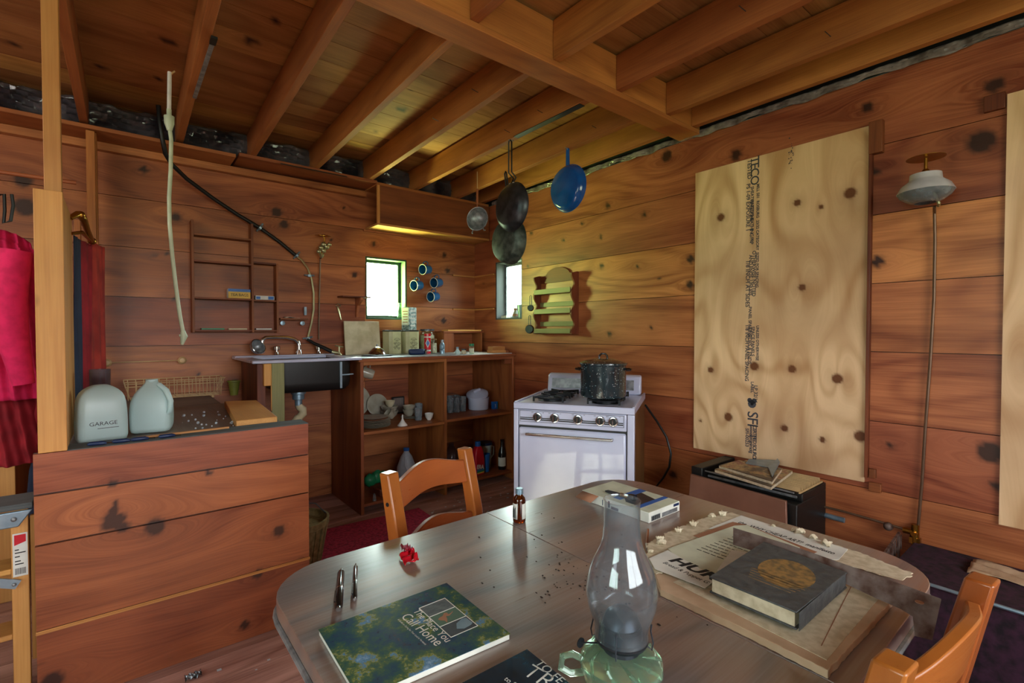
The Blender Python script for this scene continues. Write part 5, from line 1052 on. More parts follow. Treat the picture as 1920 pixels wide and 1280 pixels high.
t = thing('yellow_pot', 'small yellow-green tapered pot at the right end of the wire basket', 'pot', (.585, 3.62, NZ)); mb = MB(); mb.lathe([(.001, 0), (.022, 0), (.034, .085), (.040, .088), (.040, .094), (.031, .09), (.020, .004), (.001, .004)], (0, 0, 0), 24); obj('body', mb, 'yellow_cup', t)
# board on the nook counter
t = thing('plank_offcut', 'pale thick board lying across the right edge of the nook counter', 'board', (.0, 0, NZ+.0005))
mb = MB(); q = [PZ(a, c_, NZ+.035) for a, c_ in ((443, 789), (520, 781), (481, 750), (421, 752))]; mb.hexa([(p.x, p.y, 0) for p in q]+[(p.x, p.y, .035) for p in q]); obj('board', mb, 'pine_light', t, bevel=.003)
t.location = (q[0].x, q[0].y, NZ+.0005)
for ch in t.children: ch.location = (-q[0].x, -q[0].y, 0)
# towel bar
t = thing('towel_bar', 'thin string line between two wooden knobs low on the back wall', 'towel bar', (.0, 3.76, 1.045)); 
a, b_ = PY(200, 680, 3.75), PY(352, 675, 3.75)
mb = MB(); mb.tube([(a.x, 0, a.z-1.045), (b_.x, 0, b_.z-1.045)], .003, 6); obj('line', mb, 'wire', t)
for p in (a, b_-Vector((.03, 0, 0))):
    mb = MB(); mb.lathe([(.001, .03), (.014, .028), (.024, .015), (.016, .006), (.012, -.036), (.001, -.036)], (p.x, 0, p.z-1.045), 18, Matrix.Rotation(R(90), 4, 'X')); obj('knob', mb, 'wire', t)
t = thing('clear_cup', 'clear plastic strip standing behind the jugs', 'plastic', (-.06, 2.62, NZ)); mb = MB(); mb.lathe(cup(.03, .035, .26, .002), (0, 0, 0), 20); obj('body', mb, 'plastic_film', t)
# blue-handled tools on the partition cap
for k, (a, c_, l) in enumerate(((182, 831, 'blue-handled pocket tool on the partition cap, leftmost of four'), (227, 825, 'blue-handled pocket tool on the partition cap, second from left'), (262, 822, 'blue-handled pocket tool on the partition cap, third from left'), (313, 818, 'blue-handled pocket tool on the partition cap, rightmost of four'))):
    p = PZ(a, c_, ZP+.008); t = thing('pocket_tool', l, 'tool', (p.x, 2.222, ZP+.0015), R(-6+4*k), 'pocket tools on the partition')
    mb = MB(); mb.tube([(-.026, 0, .007), (-.02, 0, .008), (.015, 0, .008), (.026, 0, .006)], [.003, .007, .007, .004], 10); obj('handle', mb, 'blue_dark', t); mb = MB(); mb.tube([(.026, 0, .006), (.045, .004, .004)], .003, 6); obj('tip', mb, 'chrome', t)
mb = MB(); mb.box((0, 0, 0), (.30, .012, .007)); tag(obj('wood_stick', mb, 'pine_light'), 'thin pale stick lying along the partition cap', 'stick', loc=(.05, 2.265, ZP+.0015), rz=R(3))
mb = MB()
for k in range(26): rr_ = random.uniform(.002, .007); mb.ball((random.uniform(.22, .40), random.uniform(2.35, 2.95), NZ+rr_+.001), rr_, 4)
tag(obj('grit', mb, 'milk'), 'scattered white crumbs on the nook counter', 'crumbs', kind='stuff')
# brass hooks and red curtains -----------------------------------------------------------------
t = thing('brass_hook_rail', 'brass double hook on the end wall of the nook holding the red curtain', 'hook', (-.14, 2.60, 1.66))
mb = MB(); mb.tube([(0, -.02, .035), (.02, -.01, .055), (.035, .04, .05), (.045, .12, .015), (.055, .24, -.01)], [.010, .012, .014, .011, .010], 10); mb.tube([(0, .02, -.02), (.03, .06, -.005), (.05, .22, -.01)], [.006, .008, .007], 8); mb.ball((.055, .25, -.01), .016, 8); mb.ball((.03, .0, .055), .015, 8); obj('hook', mb, 'brass', t)
def cloth(name, label, cat, x0, y0, x1, y1, z0, z1, m, amp, nf, ph, spread=0):
    def fn(a, b):
        w_ = .35+.65*(1-b)**.5*1 if spread else 1
        u_ = .5+(a-.5)*w_; f = amp*math.sin(a*math.pi*2*nf+ph+b*1.3)*(.5+.5*(1-b))+.3*amp*math.sin(a*math.pi*5*nf+b*5)
        d = Vector((x1-x0, y1-y0, 0)).normalized(); nn = Vector((-d.y, d.x, 0))
        p = Vector((x0, y0, 0)).lerp(Vector((x1, y1, 0)), u_)+nn*f; return (p.x, p.y, z0+(z1-z0)*b)
    mb = MB(); mb.sheet(fn, 60, 30); o = obj(name, mb, m, solid=.004); return tag(o, label, cat)
cloth('red_curtain', 'long faded red cloth hanging straight from the brass hook in the nook', 'cloth', -.090, 2.90, -.050, 3.06, .85, 1.655, 'curtain', .010, 1.5, 0)
cloth('dark_red_cloth', 'darker red cloth hanging just behind the post, left of the faded one', 'cloth', -.118, 2.78, -.090, 2.90, .84, 1.64, 'red_cloth', .008, 1.2, 1)
cloth('dark_cloth', 'black cloth hanging closest to the post in the nook', 'cloth', -.135, 2.66, -.118, 2.78, .84, 1.64, 'navy', .006, 1, 2)
# hall left of the post --------------------------------------------------------------------------
def garment(name, label, cat, px0, px1, ytop, zt, zb, Y_, m, seed):
    a, b_ = PY(px0, 600, Y_).x, PY(px1, 600, Y_).x
    def fn(u_, v):
        sh = .25*(1-v)**.0
        w_ = 1-.18*max(0, (v-.85)/.15); x = (a+b_)/2+(b_-a)*(u_-.5)*w_
        bul = .045*math.cos((u_-.5)*math.pi)*(1 if v < .95 else .6); f = .010*math.sin(u_*19+seed+v*4)+.007*math.sin(u_*37+v*9+seed*2)+.008*math.sin(v*23+u_*8+seed)
        zz = zb+(zt-zb)*v-.04*((u_-.5)*2)**2*(v > .9)
        return (x, Y_-bul-f, zz)
    mb = MB(); mb.sheet(fn, 60, 60)
    mb.sheet(lambda u_, v: (lambda p: (p[0], Y_+.04*math.cos((u_-.5)*math.pi), p[2]))(fn(u_, v)), 60, 60)
    return tag(obj(name, mb, m, solid=.004), label, cat)
garment('pink_sweater', 'bright pink-red fleece jacket hanging in the hall at the left edge', 'sweater', -60, 70, 420, 1.645, .98, 2.75, 'pink', 1)
t = thing('sweater_cuff', 'pink-red ribbed sleeve end hanging down in front of the fleece', 'sleeve', (0, 0, 0)); bpy.data.objects.remove(t)
pts = [PY(a, c_, 2.62) for a, c_ in ((30, 470), (18, 560), (25, 640), (45, 720))]; mb = MB(); mb.tube([tuple(p) for p in pts], [.045, .05, .045, .032], 16); tag(obj('pink_sleeve', mb, 'pink'), 'bunched pink-red sleeve hanging down over the front of the fleece jacket', 'sleeve')
garment('red_trousers', 'darker red garment hanging below the pink fleece at the left edge', 'trousers', -60, 66, 700, 1.05, .70, 2.87, 'red_cloth', 3)
mb = MB(); mb.tube([tuple(PY(a, c_, 3.0)) for a, c_ in ((93, 322), (92, 560), (82, 760), (72, 850), (66, 880), (64, 930), (66, 965), (74, 985))], [.012, .018, .02, .014, .02, .024, .02, .01], 12); tag(obj('navy_strap', mb, 'navy'), 'dark blue sleeve showing behind the left end of the partition', 'sleeve')
for i, (a, c_) in enumerate((((2, 366), (10, 414)), ((24, 366), (20, 414)))): pass
mb = MB(); mb.tube([tuple(PY(a, c_, 2.95)) for a, c_ in ((-6, 366), (8, 364), (9, 395), (7, 418), (20, 414), (25, 385), (22, 364))], .006, 7); tag(obj('wire_loop', mb, 'black'), 'black cord loops hanging above the pink fleece', 'cord')
mb = MB(); mb.tube([(-.9, 3.0, 1.93), (-.14, 3.0, 1.93)], .009, 10); tag(obj('hanging_rail', mb, 'pine_back'), 'thin wooden rail the hall clothes hang from', 'rail')
# folding wooden step ladder
t = thing('step_ladder', 'wooden folding step ladder with grey metal brackets at the left edge', 'step ladder', (-.397, 2.30, 0))
def P2(a, c_, y=2.30): p = PY(a, c_, y); return (p.x+.42, 0, p.z)
mb = MB(); mb.box((.11, .0, .0), (.152, .022, .66)); obj('rail', mb, 'pine_light', t, bevel=.002)
mb = MB(); mb.box((.153, .03, .12), (.172, .05, .62)); obj('rear_rail', mb, 'pine_light', t, bevel=.002)
mb = MB(); mb.box((-.25, -.01, .655), (.165, .14, .675)); obj('top_step', mb, 'weathered', t, bevel=.003)
mb = MB(); mb.hexa([(-.25, -.013, .60), (.13, -.013, .60), (.13, -.0005, .60), (-.25, -.0005, .60), (-.25, -.013, .652), (.165, -.013, .652), (.165, -.0005, .652), (-.25, -.0005, .652)]); br = obj('bracket', mb, 'galv', t, bevel=.003)
for x in (.03, .12): mb = MB(); mb.ball((x, -.014, .628), .008, 6); obj('rivet', mb, 'steel', br)
mb = MB(); mb.beam((-.15, -.012, .52), (.13, -.012, .40), .024, .006, (0, 1, 0)) if False else mb.hexa([(-.15, -.016, .51), (.12, -.016, .395), (.12, -.010, .395), (-.15, -.010, .51), (-.15, -.016, .54), (.135, -.016, .42), (.135, -.010, .42), (-.15, -.010, .54)]); obj('spreader', mb, 'galv', t)
mb = MB(); mb.ball((.118, -.018, .412), .006, 6); obj('rivet', mb, 'steel', t)
mb = MB(); mb.box((.114, -.0012, .43), (.150, -.0002, .575)); lb = obj('sticker', mb, 'white', t)
mb = MB(); mb.prism([(.118, .535), (.146, .545), (.146, .570), (.118, .570)], .0014, .0018, basis((0, 0, 0), (1, 0, 0), (0, 0, 1), (0, -1, 0))); obj('sticker_red', mb, 'red', lb)
mb = MB()
for k in range(9): mb.box((.119+.003*k, -.0018, .437), (.1205+.003*k, -.0013, .458))
obj('sticker_bars', mb, 'ink', lb)
mb = MB()
for z in (.47, .48, .495, .508, .518): mb.box((.119, -.0018, z), (.119+.018+.008*math.sin(z*300), -.0013, z+.0035))
obj('sticker_lines', mb, 'ink', lb)
for z in (.44, .22):
    mb = MB(); mb.box((-.22, .003, z), (.1095, .12, z+.018)); obj('tread', mb, 'pine_light', t, bevel=.003)
mb = MB(); mb.box((-.24, 0, 0), (-.22, .022, .655)); obj('rail', mb, 'pine_light', t, bevel=.002)
# low cabinet behind ladder
t = thing('hall_cabinet', 'low pale wooden cabinet side behind the step ladder', 'cabinet', (-1.0, 3.2, 0)); mb = MB(); mb.box((0, 0, 0), (.62, .5, .72)); obj('body', mb, 'pine_light', t, bevel=.003); mb = MB(); mb.box((-.01, -.015, .7205), (.63, .51, .745)); obj('top', mb, 'weathered', t, bevel=.003)
# basket on the floor ------------------------------------------------------------------------------
t = thing('bushel_basket', 'round splint basket on the floor behind the end of the low partition', 'basket', (.735, 2.74, .0135))
mb = MB(); mb.lathe([(.001, .004), (.115, .004), (.150, .23), (.146, .23), (.112, .008), (.001, .008)], (0, 0, 0), 36); obj('body', mb, 'basket', t)
mb = MB(); mb.lathe([(.151, .195), (.157, .20), (.160, .235), (.148, .236), (.149, .20)], (0, 0, 0), 36); obj('rim', mb, 'basket', t)
mb = MB()
for k in range(22):
    a = k*2*math.pi/22; mb.beam((.118*math.cos(a), .118*math.sin(a), .006), (.153*math.cos(a), .153*math.sin(a), .20), .024, .002, (math.cos(a), math.sin(a), 0))
obj('splints', mb, 'basket', t)
mb = MB(); mb.tube([(-.15, 0, .23), (-.10, .02, .29), (0, .03, .315), (.10, .02, .29), (.15, 0, .23)], .003, 6); obj('wire_handle', mb, 'iron', t)
# rug and floor litter
mb = MB(); mb.box((0, 0, 0), (.98, 1.02, .012)); tag(obj('rug', mb, 'rug', bevel=.004), 'dark red rug on the floor between the cabinet and the table', 'rug', loc=(.60, 2.10, .0005), rz=R(-3))
mb = MB(); mb.box((0, 0, 0), (1.9, 1.3, .012)); tag(obj('rug', mb, 'rug_dark', bevel=.004), 'very dark purple rug at the bottom right under the chair', 'rug', loc=(.75, -1.0, .0005))
mb = MB()
for k in range(90):
    a = (random.uniform(.0, .6), random.uniform(1.2, 2.1)) if k < 20 else (random.uniform(1.66, 2.4), random.uniform(2.3, 3.15)); s_ = random.uniform(.003, .010)
    mb.box((a[0], a[1], .0005), (a[0]+s_*1.6, a[1]+s_, .0005+s_*.3))
tag(obj('floor_litter', mb, 'milk'), 'small pale scraps scattered on the floor boards', 'litter', kind='stuff')
mb = MB(); mb.sheet(lambda u_, v: (.17+.05*u_, 2.06+.03*v, .002+.014*abs(math.sin(u_*9+v*5))), 10, 6); tag(obj('foil_scrap', mb, 'foil', solid=.001), 'crumpled pale scrap on the floor at the bottom left', 'scrap')
# =================================================================== THINGS ON THE TABLE
def fit(body, p0, p1, m, parent, name='lettering', up=None, shear=0, offs=0, ext=.0002, tall=1.0):
    p0 = Vector(p0); p1 = Vector(p1); d = (p1-p0); L_ = d.length; d.normalize(); n_ = Vector((0, 0, 1)); upv = n_.cross(d)
    M1 = Matrix.Identity(4)
    o = text(body, 1.0, M1, m, parent, name, ext=0, font_shear=shear, offs=offs)
    me = o.data; co = np.empty(len(me.vertices)*3); me.vertices.foreach_get('co', co); co = co.reshape(-1, 3)
    x0, x1 = co[:, 0].min(), co[:, 0].max(); s_ = L_/(x1-x0)
    off = Vector(o.parent.location) if o.parent else Vector((0, 0, 0))
    me.transform(Matrix.Translation((-x0, 0, 0))); me.transform(Matrix.Diagonal((s_, s_*tall, 1, 1))); me.transform(basis(p0-off, d, upv, n_))
    return o
def quadthing(name, label, cat, pts, z0, z1, m, **k):      # flat slab with world corner points, origin at the first
    o0 = pts[0]; t = thing(name, label, cat, (o0[0], o0[1], z0))
    mb = MB(); mb.prism([(p[0]-o0[0], p[1]-o0[1]) for p in pts], 0, z1-z0); return t, mb
TT_ = TZ+.0006
# magazine with forest cover
q = [(.245, .628), (.488, .611), (.491, .812), (.251, .816)]
t, mb = quadthing('magazine', 'large magazine with a forest photo cover reading The Place You Call Home', 'magazine', q, TT_, TT_+.009, 'page'); obj('pages', mb, 'paper', t, bevel=.001)
o0 = Vector((q[0][0], q[0][1], TT_))
mb = MB(); mb.prism([(p[0]-o0.x+a, p[1]-o0.y+c_) for p, (a, c_) in zip(q, ((-.001, -.001), (.001, -.001), (.001, .001), (-.001, .001)))], .0092, .0100); obj('cover', mb, 'cover_forest', t)
zc = TT_+.0102
def pz(a, c_): p = PZ(a, c_, zc); return Vector((p.x, p.y, zc))
fit('The Place You', pz(773.8, 1146), pz(836, 1204), 'paper', t); fit('Call Home', pz(751, 1156.5), pz(817, 1211), 'paper', t, tall=1.05); fit('A Guide to Caring for Your Land in Vermont', pz(745, 1161), pz(797, 1209), 'paper', t)
fr = [pz(786, 1140), pz(834, 1121), pz(896, 1172.7), pz(845.6, 1194.5)]
def line(mb, a, b_, w_=.0012): 
    a = a-o0; b_ = b_-o0; mb.beam((a.x, a.y, .0104), (b_.x, b_.y, .0104), w_, .0004)
mb = MB()
for i in range(4): line(mb, fr[i], fr[(i+1) % 4])
for f in (1/3, 2/3): line(mb, fr[0].lerp(fr[3], f), fr[1].lerp(fr[2], f))
obj('picture_frame', mb, 'paper', t)
def cell(f0, f1, m, n_):
    mb = MB(); c4 = [fr[0].lerp(fr[3], f0), fr[1].lerp(fr[2], f0), fr[1].lerp(fr[2], f1), fr[0].lerp(fr[3], f1)]; mb.prism([((p-o0).x, (p-o0).y) for p in c4], .01005, .0102); obj(n_, mb, m, t)
cell(0, .32, 'book_cover', 'picture'); cell(.34, .65, 'window_green', 'picture'); cell(.68, 1, 'iron', 'picture')
dp = [pz(680+a/6.4, 1100+c_/6.4) for a, c_ in ((905, 390), (920, 372), (960, 350), (975, 315), (1010, 310), (1030, 330), (1060, 312), (1082, 288), (1078, 305), (1040, 345), (1000, 350), (1015, 385), (1015, 428), (985, 405), (925, 400))]
mb = MB(); mb.prism([((p-o0).x, (p-o0).y) for p in dp], .0103, .0106); obj('deer_picture', mb, 'cardboard', t)
hp = [pz(680+a/6.4, 1100+c_/6.4) for a, c_ in ((1185, 385), (1240, 370), (1320, 430), (1300, 455), (1220, 500), (1130, 500), (1125, 440))]
mb = MB(); mb.prism([((p-o0).x, (p-o0).y) for p in hp], .0103, .0105); obj('house_picture', mb, 'galv', t)
# second magazine
q = [(.250, .372), (.484, .360), (.4865, .566), (.258, .570)]
t, mb = quadthing('magazine', 'dark teal magazine at the bottom edge reading TR', 'magazine', q, TT_, TT_+.007, 'page'); obj('pages', mb, 'paper', t, bevel=.001)
o0 = Vector((q[0][0], q[0][1], TT_)); mb = MB(); mb.prism([(p[0]-o0.x, p[1]-o0.y) for p in q], .0072, .0080); obj('cover', mb, 'cover_dark', t)
zc = TT_+.0082
a = pz(973, 1262); fit('TR', pz(977, 1262), pz(1025, 1292), 'paper', t, offs=-.01); fit('TO FE', pz(1002, 1243), pz(1048, 1282), 'paper', t); fit('to S', pz(944, 1273), pz(962, 1287), 'paper', t)
# glass finger lamp
lx, ly = .553, .437
t = thing('oil_lamp', 'glass oil lamp with a tall clear chimney and green glass base', 'oil lamp', (lx, ly, TT_))
def zz(y): return 1.25-(y-621.5)/1346-TT_
mb = MB(); mb.lathe([(.001, 0), (.048, 0), (.052, .004), (.050, .012), (.058, .022), (.057, .034), (.045, .043), (.026, .048), (.001, .048)], (0, 0, 0), 40); obj('font', mb, 'glass_green', t, label='pale green glass base')
mb = MB()
for k in range(10): 
    a = k*math.pi/5; mb.tube([(.030*math.cos(a), .030*math.sin(a), .0455), (.048*math.cos(a+.3), .048*math.sin(a+.3), .042), (.0575*math.cos(a+.6), .0575*math.sin(a+.6), .026)], [.001, .003, .002], 6)
obj('font_swirl', mb, 'glass_green', t)
hd = Vector((-.778, .628, 0)); mb = MB(); mb.tube([tuple(hd*a+Vector((0, 0, b_))) for a, b_ in ((.054, .032), (.070, .040), (.084, .036), (.086, .020), (.072, .012), (.054, .014))], .005, 8); obj('finger_handle', mb, 'glass_green', t)
mb = MB(); mb.lathe([(.024, .046), (.026, .048), (.026, .056), (.036, .060), (.038, .064), (.036, .066), (.030, .067), (.029, .080), (.026, .083), (.027, .086), (.022, .098), (.012, .106), (.004, .108), (.001, .108)], (0, 0, 0), 32); bu = obj('burner', mb, 'iron', t, label='dark metal burner')
for k in range(4):
    a = k*math.pi/2+.5; c_, s_ = math.cos(a), math.sin(a); mb = MB(); mb.tube([(.036*c_, .036*s_, .060), (.042*c_, .042*s_, .056), (.044*c_, .044*s_, .066), (.0405*c_, .0405*s_, .082), (.0415*c_, .0415*s_, .092)], .0011, 6); obj('chimney_clip', mb, 'iron', bu)
mb = MB(); mb.tube([tuple(hd*a+Vector((0, 0, .056))) for a in (.03, .058)], .0012, 6); mb.lathe([(.001, -.0008), (.007, -.0008), (.007, .0008), (.001, .0008)], tuple(hd*.058+Vector((0, 0, .056))), 14, Matrix.Rotation(R(90), 4, 'X')); obj('wick_knob', mb, 'iron', bu)
prof = [(.0375, .0665), (.0375, .080), (.0385, .086), (.0425, .0965), (.0475, .112), (.050, .128), (.0500, .134), (.0475, .150), (.0435, .166), (.036, .181), (.030, .194), (.0268, .208), (.0256, .225), (.0252, .258), (.0262, .2615)]
mb = MB(); mb.lathe(prof+[(r_-.0016, z) for r_, z in prof[::-1]], (0, 0, 0), 56); o = obj('chimney', mb, 'glass_chimney', t, label='clear glass chimney')
# amber bottle
t = thing('medicine_bottle', 'small amber glass bottle with white labels and grey cap on the table', 'bottle', (.817, .982, TT_))
mb = MB(); mb.lathe([(.001, 0), (.0155, 0), (.0168, .003), (.0168, .056), (.015, .063), (.009, .070), (.0085, .075), (.007, .075), (.0075, .070), (.0150, .058), (.0152, .004), (.001, .003)], (0, 0, 0), 30); obj('body', mb, 'glass_amber', t)
mb = MB(); mb.lathe([(.0105, .0735), (.0105, .086), (.009, .0875), (.001, .0875)], (0, 0, 0), 24); obj('cap', mb, 'galv', t)
def wraplabel(a0, a1, r_, z0, z1, m, nm='label'):
    mb = MB(); mb.sheet(lambda u_, v: (r_*math.cos(a0+(a1-a0)*u_), r_*math.sin(a0+(a1-a0)*u_), z0+(z1-z0)*v), 14, 1); obj(nm, mb, m, t, solid=.0003)
va = math.atan2(-.982, -.817); wraplabel(va+.45, va+1.9, .0172, .010, .050, 'paper'); wraplabel(va-1.9, va-.3, .0172, .010, .050, 'paper')
mb = MB()
for k in range(6):
    a = va-.55-.12*k; mb.box((.0176*math.cos(a)-.0004, .0176*math.sin(a)-.0004, .013), (.0176*math.cos(a)+.0004, .0176*math.sin(a)+.0004, .044-.004*(k % 3)))
obj('label_print', mb, 'ink', t)
# candy wrapper
t = thing('candy_wrapper', 'crumpled shiny red candy wrapper on the table', 'wrapper', (.487, .955, TT_))
mb = MB(); mb.sheet(lambda u_, v: (-.010+.034*v-.012*u_, .035-.055*u_+.006*math.sin(v*9), .004+.010*abs(math.sin(u_*7+v*3))*(.4+v)), 14, 8); obj('wrapper', mb, 'red_gloss', t, solid=.0006)
mb = MB(); mb.sheet(lambda u_, v: (.0+.020*v, .052-.030*u_+.004*math.sin(v*6), .008+.012*abs(math.sin(u_*8+v*5))), 10, 6); obj('foil_end', mb, 'red_foil', t, solid=.0005)
# pens
def pen(label, a, b_, c_, d_, r_, mt='black_gloss', clip=True, name='pen'):
    p0, p1 = PZ(a, b_, TZ+r_), PZ(c_, d_, TZ+r_); t = thing(name, label, 'pen', (p0.x, p0.y, TT_)); d = p1-p0; z = r_
    V_ = lambda f: (d.x*f, d.y*f, z)
    mb = MB(); mb.tube([V_(0), V_(.06), V_(.10), V_(.96), V_(1)], [r_*.35, r_*.6, r_, r_, r_*.7], 14); obj('barrel', mb, mt, t)
    mb = MB(); mb.tube([V_(-.03), V_(.03)], [r_*.2, r_*.4], 8); obj('tip', mb, 'chrome', t)
    mb = MB(); mb.tube([V_(.55), V_(.58)], r_*1.08, 14); obj('collar', mb, 'chrome', t); mb = MB(); mb.tube([V_(.99), V_(1.03)], r_*.62, 10); obj('button', mb, 'chrome', t)
    if clip:
        s_ = Vector((-d.y, d.x, 0)).normalized()*r_; mb = MB(); mb.beam((d.x*.62-s_.x, d.y*.62-s_.y, z+r_*.5), (d.x*.93-s_.x, d.y*.93-s_.y, z+r_*.9), .003, .0015); obj('clip', mb, mt, t)
pen('thick black pen with ribbed grip lying left of the thinner pen', 640, 1068, 635, 1140, .0072); pen('thin black pen lying right of the thicker pen near the left table corner', 667, 1058, 665, 1122, .0046)
p0 = PZ(1215, 993, TZ+.003); p1 = PZ(1212, 1027, TZ+.003); t = thing('pencil_stub', 'short brown and white pencil stub beside the papers', 'pencil', (p0.x, p0.y, TT_)); d = p1-p0
mb = MB(); mb.tube([(0, 0, .003), (d.x*.8, d.y*.8, .003)], .003, 8); obj('barrel', mb, 'cabinet', t); mb = MB(); mb.tube([(d.x*.8, d.y*.8, .003), (d.x, d.y, .003)], [.003, .001], 8); obj('point', mb, 'paper', t)
# flat carton with penlight
t = thing('glove_carton', 'flat white and teal printed carton lying on the far right of the table', 'carton', (1.070, .758, TT_)); bx, by, bz = .142, .235, .027
mb = MB(); mb.box((0, 0, 0), (bx, by, bz)); obj('carton', mb, 'paper', t, bevel=.001)
mb = MB(); mb.box((.0005, .0005, bz+.0001), (bx-.0005, by-.0005, bz+.0006)); tp = obj('top_print', mb, 'paper_green', t)
mb = MB(); mb.box((.012, .035, bz+.0007), (bx-.001, .05, bz+.0011)); mb.box((.02, .11, bz+.0007), (bx-.001, .135, bz+.0011)); obj('teal_band', mb, 'blue', tp)
mb = MB(); mb.prism([(.02, .05), (.10, .05), (.12, .12), (.06, .13), (.02, .09)], bz+.0006, bz+.0010); obj('dark_picture', mb, 'iron', tp)
mb = MB(); mb.box((.010, -.0007, .003), (.050, -.0001, .016)); mb.box((.058, -.0007, .003), (.13, -.0001, .014)); obj('grey_panel', mb, 'steel', t)
mb = MB()
for k in range(9): mb.box((.013+.004*k, -.0012, .004), (.0145+.004*k+.001*(k % 2), -.0008, .015))
obj('barcode', mb, 'ink', t); mb = MB(); mb.box((.112, -.0007, .018), (.138, -.0001, .025)); obj('mark', mb, 'blue_dark', t)
mb = MB(); mb.box((-.0007, .13, .004), (-.0001, .136, .022)); mb.box((-.0007, .155, .004), (-.0001, .157, .020)); mb.box((-.0007, .10, .002), (-.0001, .125, .010)); obj('side_lettering', mb, 'blue_dark', t)
mb = MB(); mb.add([(-.002, by-.004, bz), (-.025, by+.004, .012), (-.025, by-.055, .010), (-.002, by-.065, bz)], [(0, 1, 2, 3)]); obj('torn_flap', mb, 'cardboard', t, solid=.001)
zt = TT_+bz+.0012; p0 = PZ(1135, 919, zt+.006); p1 = PZ(1190, 934, zt+.008); t = thing('penlight', 'small dark flashlight lying on the flat carton', 'flashlight', (p0.x, p0.y, zt)); d = p1-p0
mb = MB(); mb.tube([(0, 0, .004), (d.x*.1, d.y*.1, .005), (d.x*.6, d.y*.6, .006)], [.002, .005, .005], 12); obj('barrel', mb, 'iron', t); mb = MB(); mb.tube([(d.x*.55, d.y*.55, .0065), (d.x*.8, d.y*.8, .007)], .0065, 12); obj('sleeve', mb, 'brass', t)
mb = MB(); mb.tube([(d.x*.8, d.y*.8, .009), (d.x*.9, d.y*.9, .009), (d.x*1.02, d.y*1.02, .0095)], [.007, .009, .009], 16); obj('head', mb, 'black_gloss', t)
# heap of old papers -----------------------------------------------------------------------
def ragged(pts, amp, step=.006, seed=0):
    rnd = random.Random(seed); out = []
    for i in range(len(pts)):
        a, b_ = Vector(pts[i][:2]), Vector(pts[(i+1) % len(pts)][:2]); am = pts[i][2] if len(pts[i]) > 2 else amp; L_ = (b_-a).length; n = max(1, int(L_/step)); nn = Vector((-(b_-a).y, (b_-a).x)).normalized()
        for k in range(n): out.append(a.lerp(b_, k/n)+nn*(rnd.uniform(-am, am) if k else 0))
    return out
def sheetthing(name, label, cat, px, z0, z1, m, amp=.0, amps=None, seed=0, warp=.0):
    P = [PZ(a, c_, z1) for a, c_ in px]; P = [(p.x, p.y, (amps[i] if amps else amp)) for i, p in enumerate(P)]
    poly = ragged(P, amp, .007, seed); o0 = poly[0]; t = thing(name, label, cat, (o0.x, o0.y, z0))
    mb = MB(); mb.prism([(p.x-o0.x, p.y-o0.y) for p in poly], 0, z1-z0); return t, mb
t, mb = sheetthing('paper_folder', 'thick pile of old tan folded papers under the book', 'papers', [(1224, 1062), (1238, 1104), (1400, 1180), (1552, 1256), (1674, 1124), (1560, 1078), (1440, 1030), (1300, 1020)], TT_, TT_+.013, 'paper_old', .001); obj('pile', mb, 'paper_old', t, bevel=.001)
mb = MB(); P = [PZ(a, c_, TT_+.0145) for a, c_ in ((1262, 1090), (1550, 1236), (1650, 1118), (1520, 1075), (1400, 1040))]; o0 = t.location; mb.prism([(p.x-o0.x, p.y-o0.y) for p in P], .0132, .0142); obj('top_leaf', mb, 'page', t)
mb = MB(); a, b_ = PZ(1540, 1210, TT_+.0145), PZ(1598, 1095, TT_+.0145); mb.beam((a.x-o0.x, a.y-o0.y, .0146), (b_.x-o0.x, b_.y-o0.y, .0146), .0012, .0005); obj('crease', mb, 'cardboard', t)
t, mb = sheetthing('ragged_paper', 'brittle yellowed paper with torn ragged edges under the printed sheets', 'papers', [(1214, 1018), (1268, 990), (1330, 968), (1372, 960), (1440, 985), (1520, 1008), (1572, 1022), (1640, 1046), (1712, 1074), (1692, 1087), (1600, 1062), (1500, 1050), (1400, 1040), (1320, 1060), (1230, 1075), (1212, 1050)], TT_+.0146, TT_+.016, 'page', .004, seed=3); obj('paper', mb, 'page', t)
mb = MB(); rnd = random.Random(5)
for a, c_ in ((1238, 1012), (1240, 1020), (1272, 997), (1300, 985), (1335, 970), (1355, 966), (1450, 987), (1490, 996), (1500, 1000), (1525, 1010), (1550, 1022), (1220, 1035)):
    p = PZ(a, c_, TT_+.017)-t.location; w_ = rnd.uniform(.008, .018); mb.sheet(lambda u_, v, p=p, w_=w_: (p.x+w_*(u_-.5)*1.2, p.y+w_*(v-.5), .0016+w_*.7*abs(math.sin(u_*3+v*2.4+p.x*50))), 5, 4)
obj('curled_bits', mb, 'page', t, solid=.0004)
t, mb = sheetthing('title_sheet', 'white sheet printed the WHY CHEAP ART? manifesto along the far side', 'sheet', [(1340, 985), (1390, 966), (1590, 1029), (1572, 1049), (1520, 1046), (1330, 990)], TT_+.0165, TT_+.0172, 'paper'); obj('paper', mb, 'paper', t)
zc = TT_+.0174; fit('the  WHY CHEAP ART?  manifesto', pz(1383, 979.5), pz(1563, 1039), 'ink', t, shear=.2, tall=1.45, offs=.02)
t, mb = sheetthing('brown_sheet', 'brown paper strip between the title sheet and the typed page', 'sheet', [(1300, 1004), (1374, 978), (1398, 983), (1532, 1034), (1518, 1041), (1380, 1030)], TT_+.0178, TT_+.0184, 'cardboard'); obj('paper', mb, 'cardboard', t)
t, mb = sheetthing('typed_sheet', 'pale green typed page under the rusty blade and the book', 'sheet', [(1252, 1028), (1377, 985), (1400, 984), (1500, 1026), (1420, 1050), (1340, 1092), (1300, 1075)], TT_+.0188, TT_+.0194, 'paper_green'); obj('paper', mb, 'paper_green', t)
mb = MB(); o0 = t.location; rnd = random.Random(2)
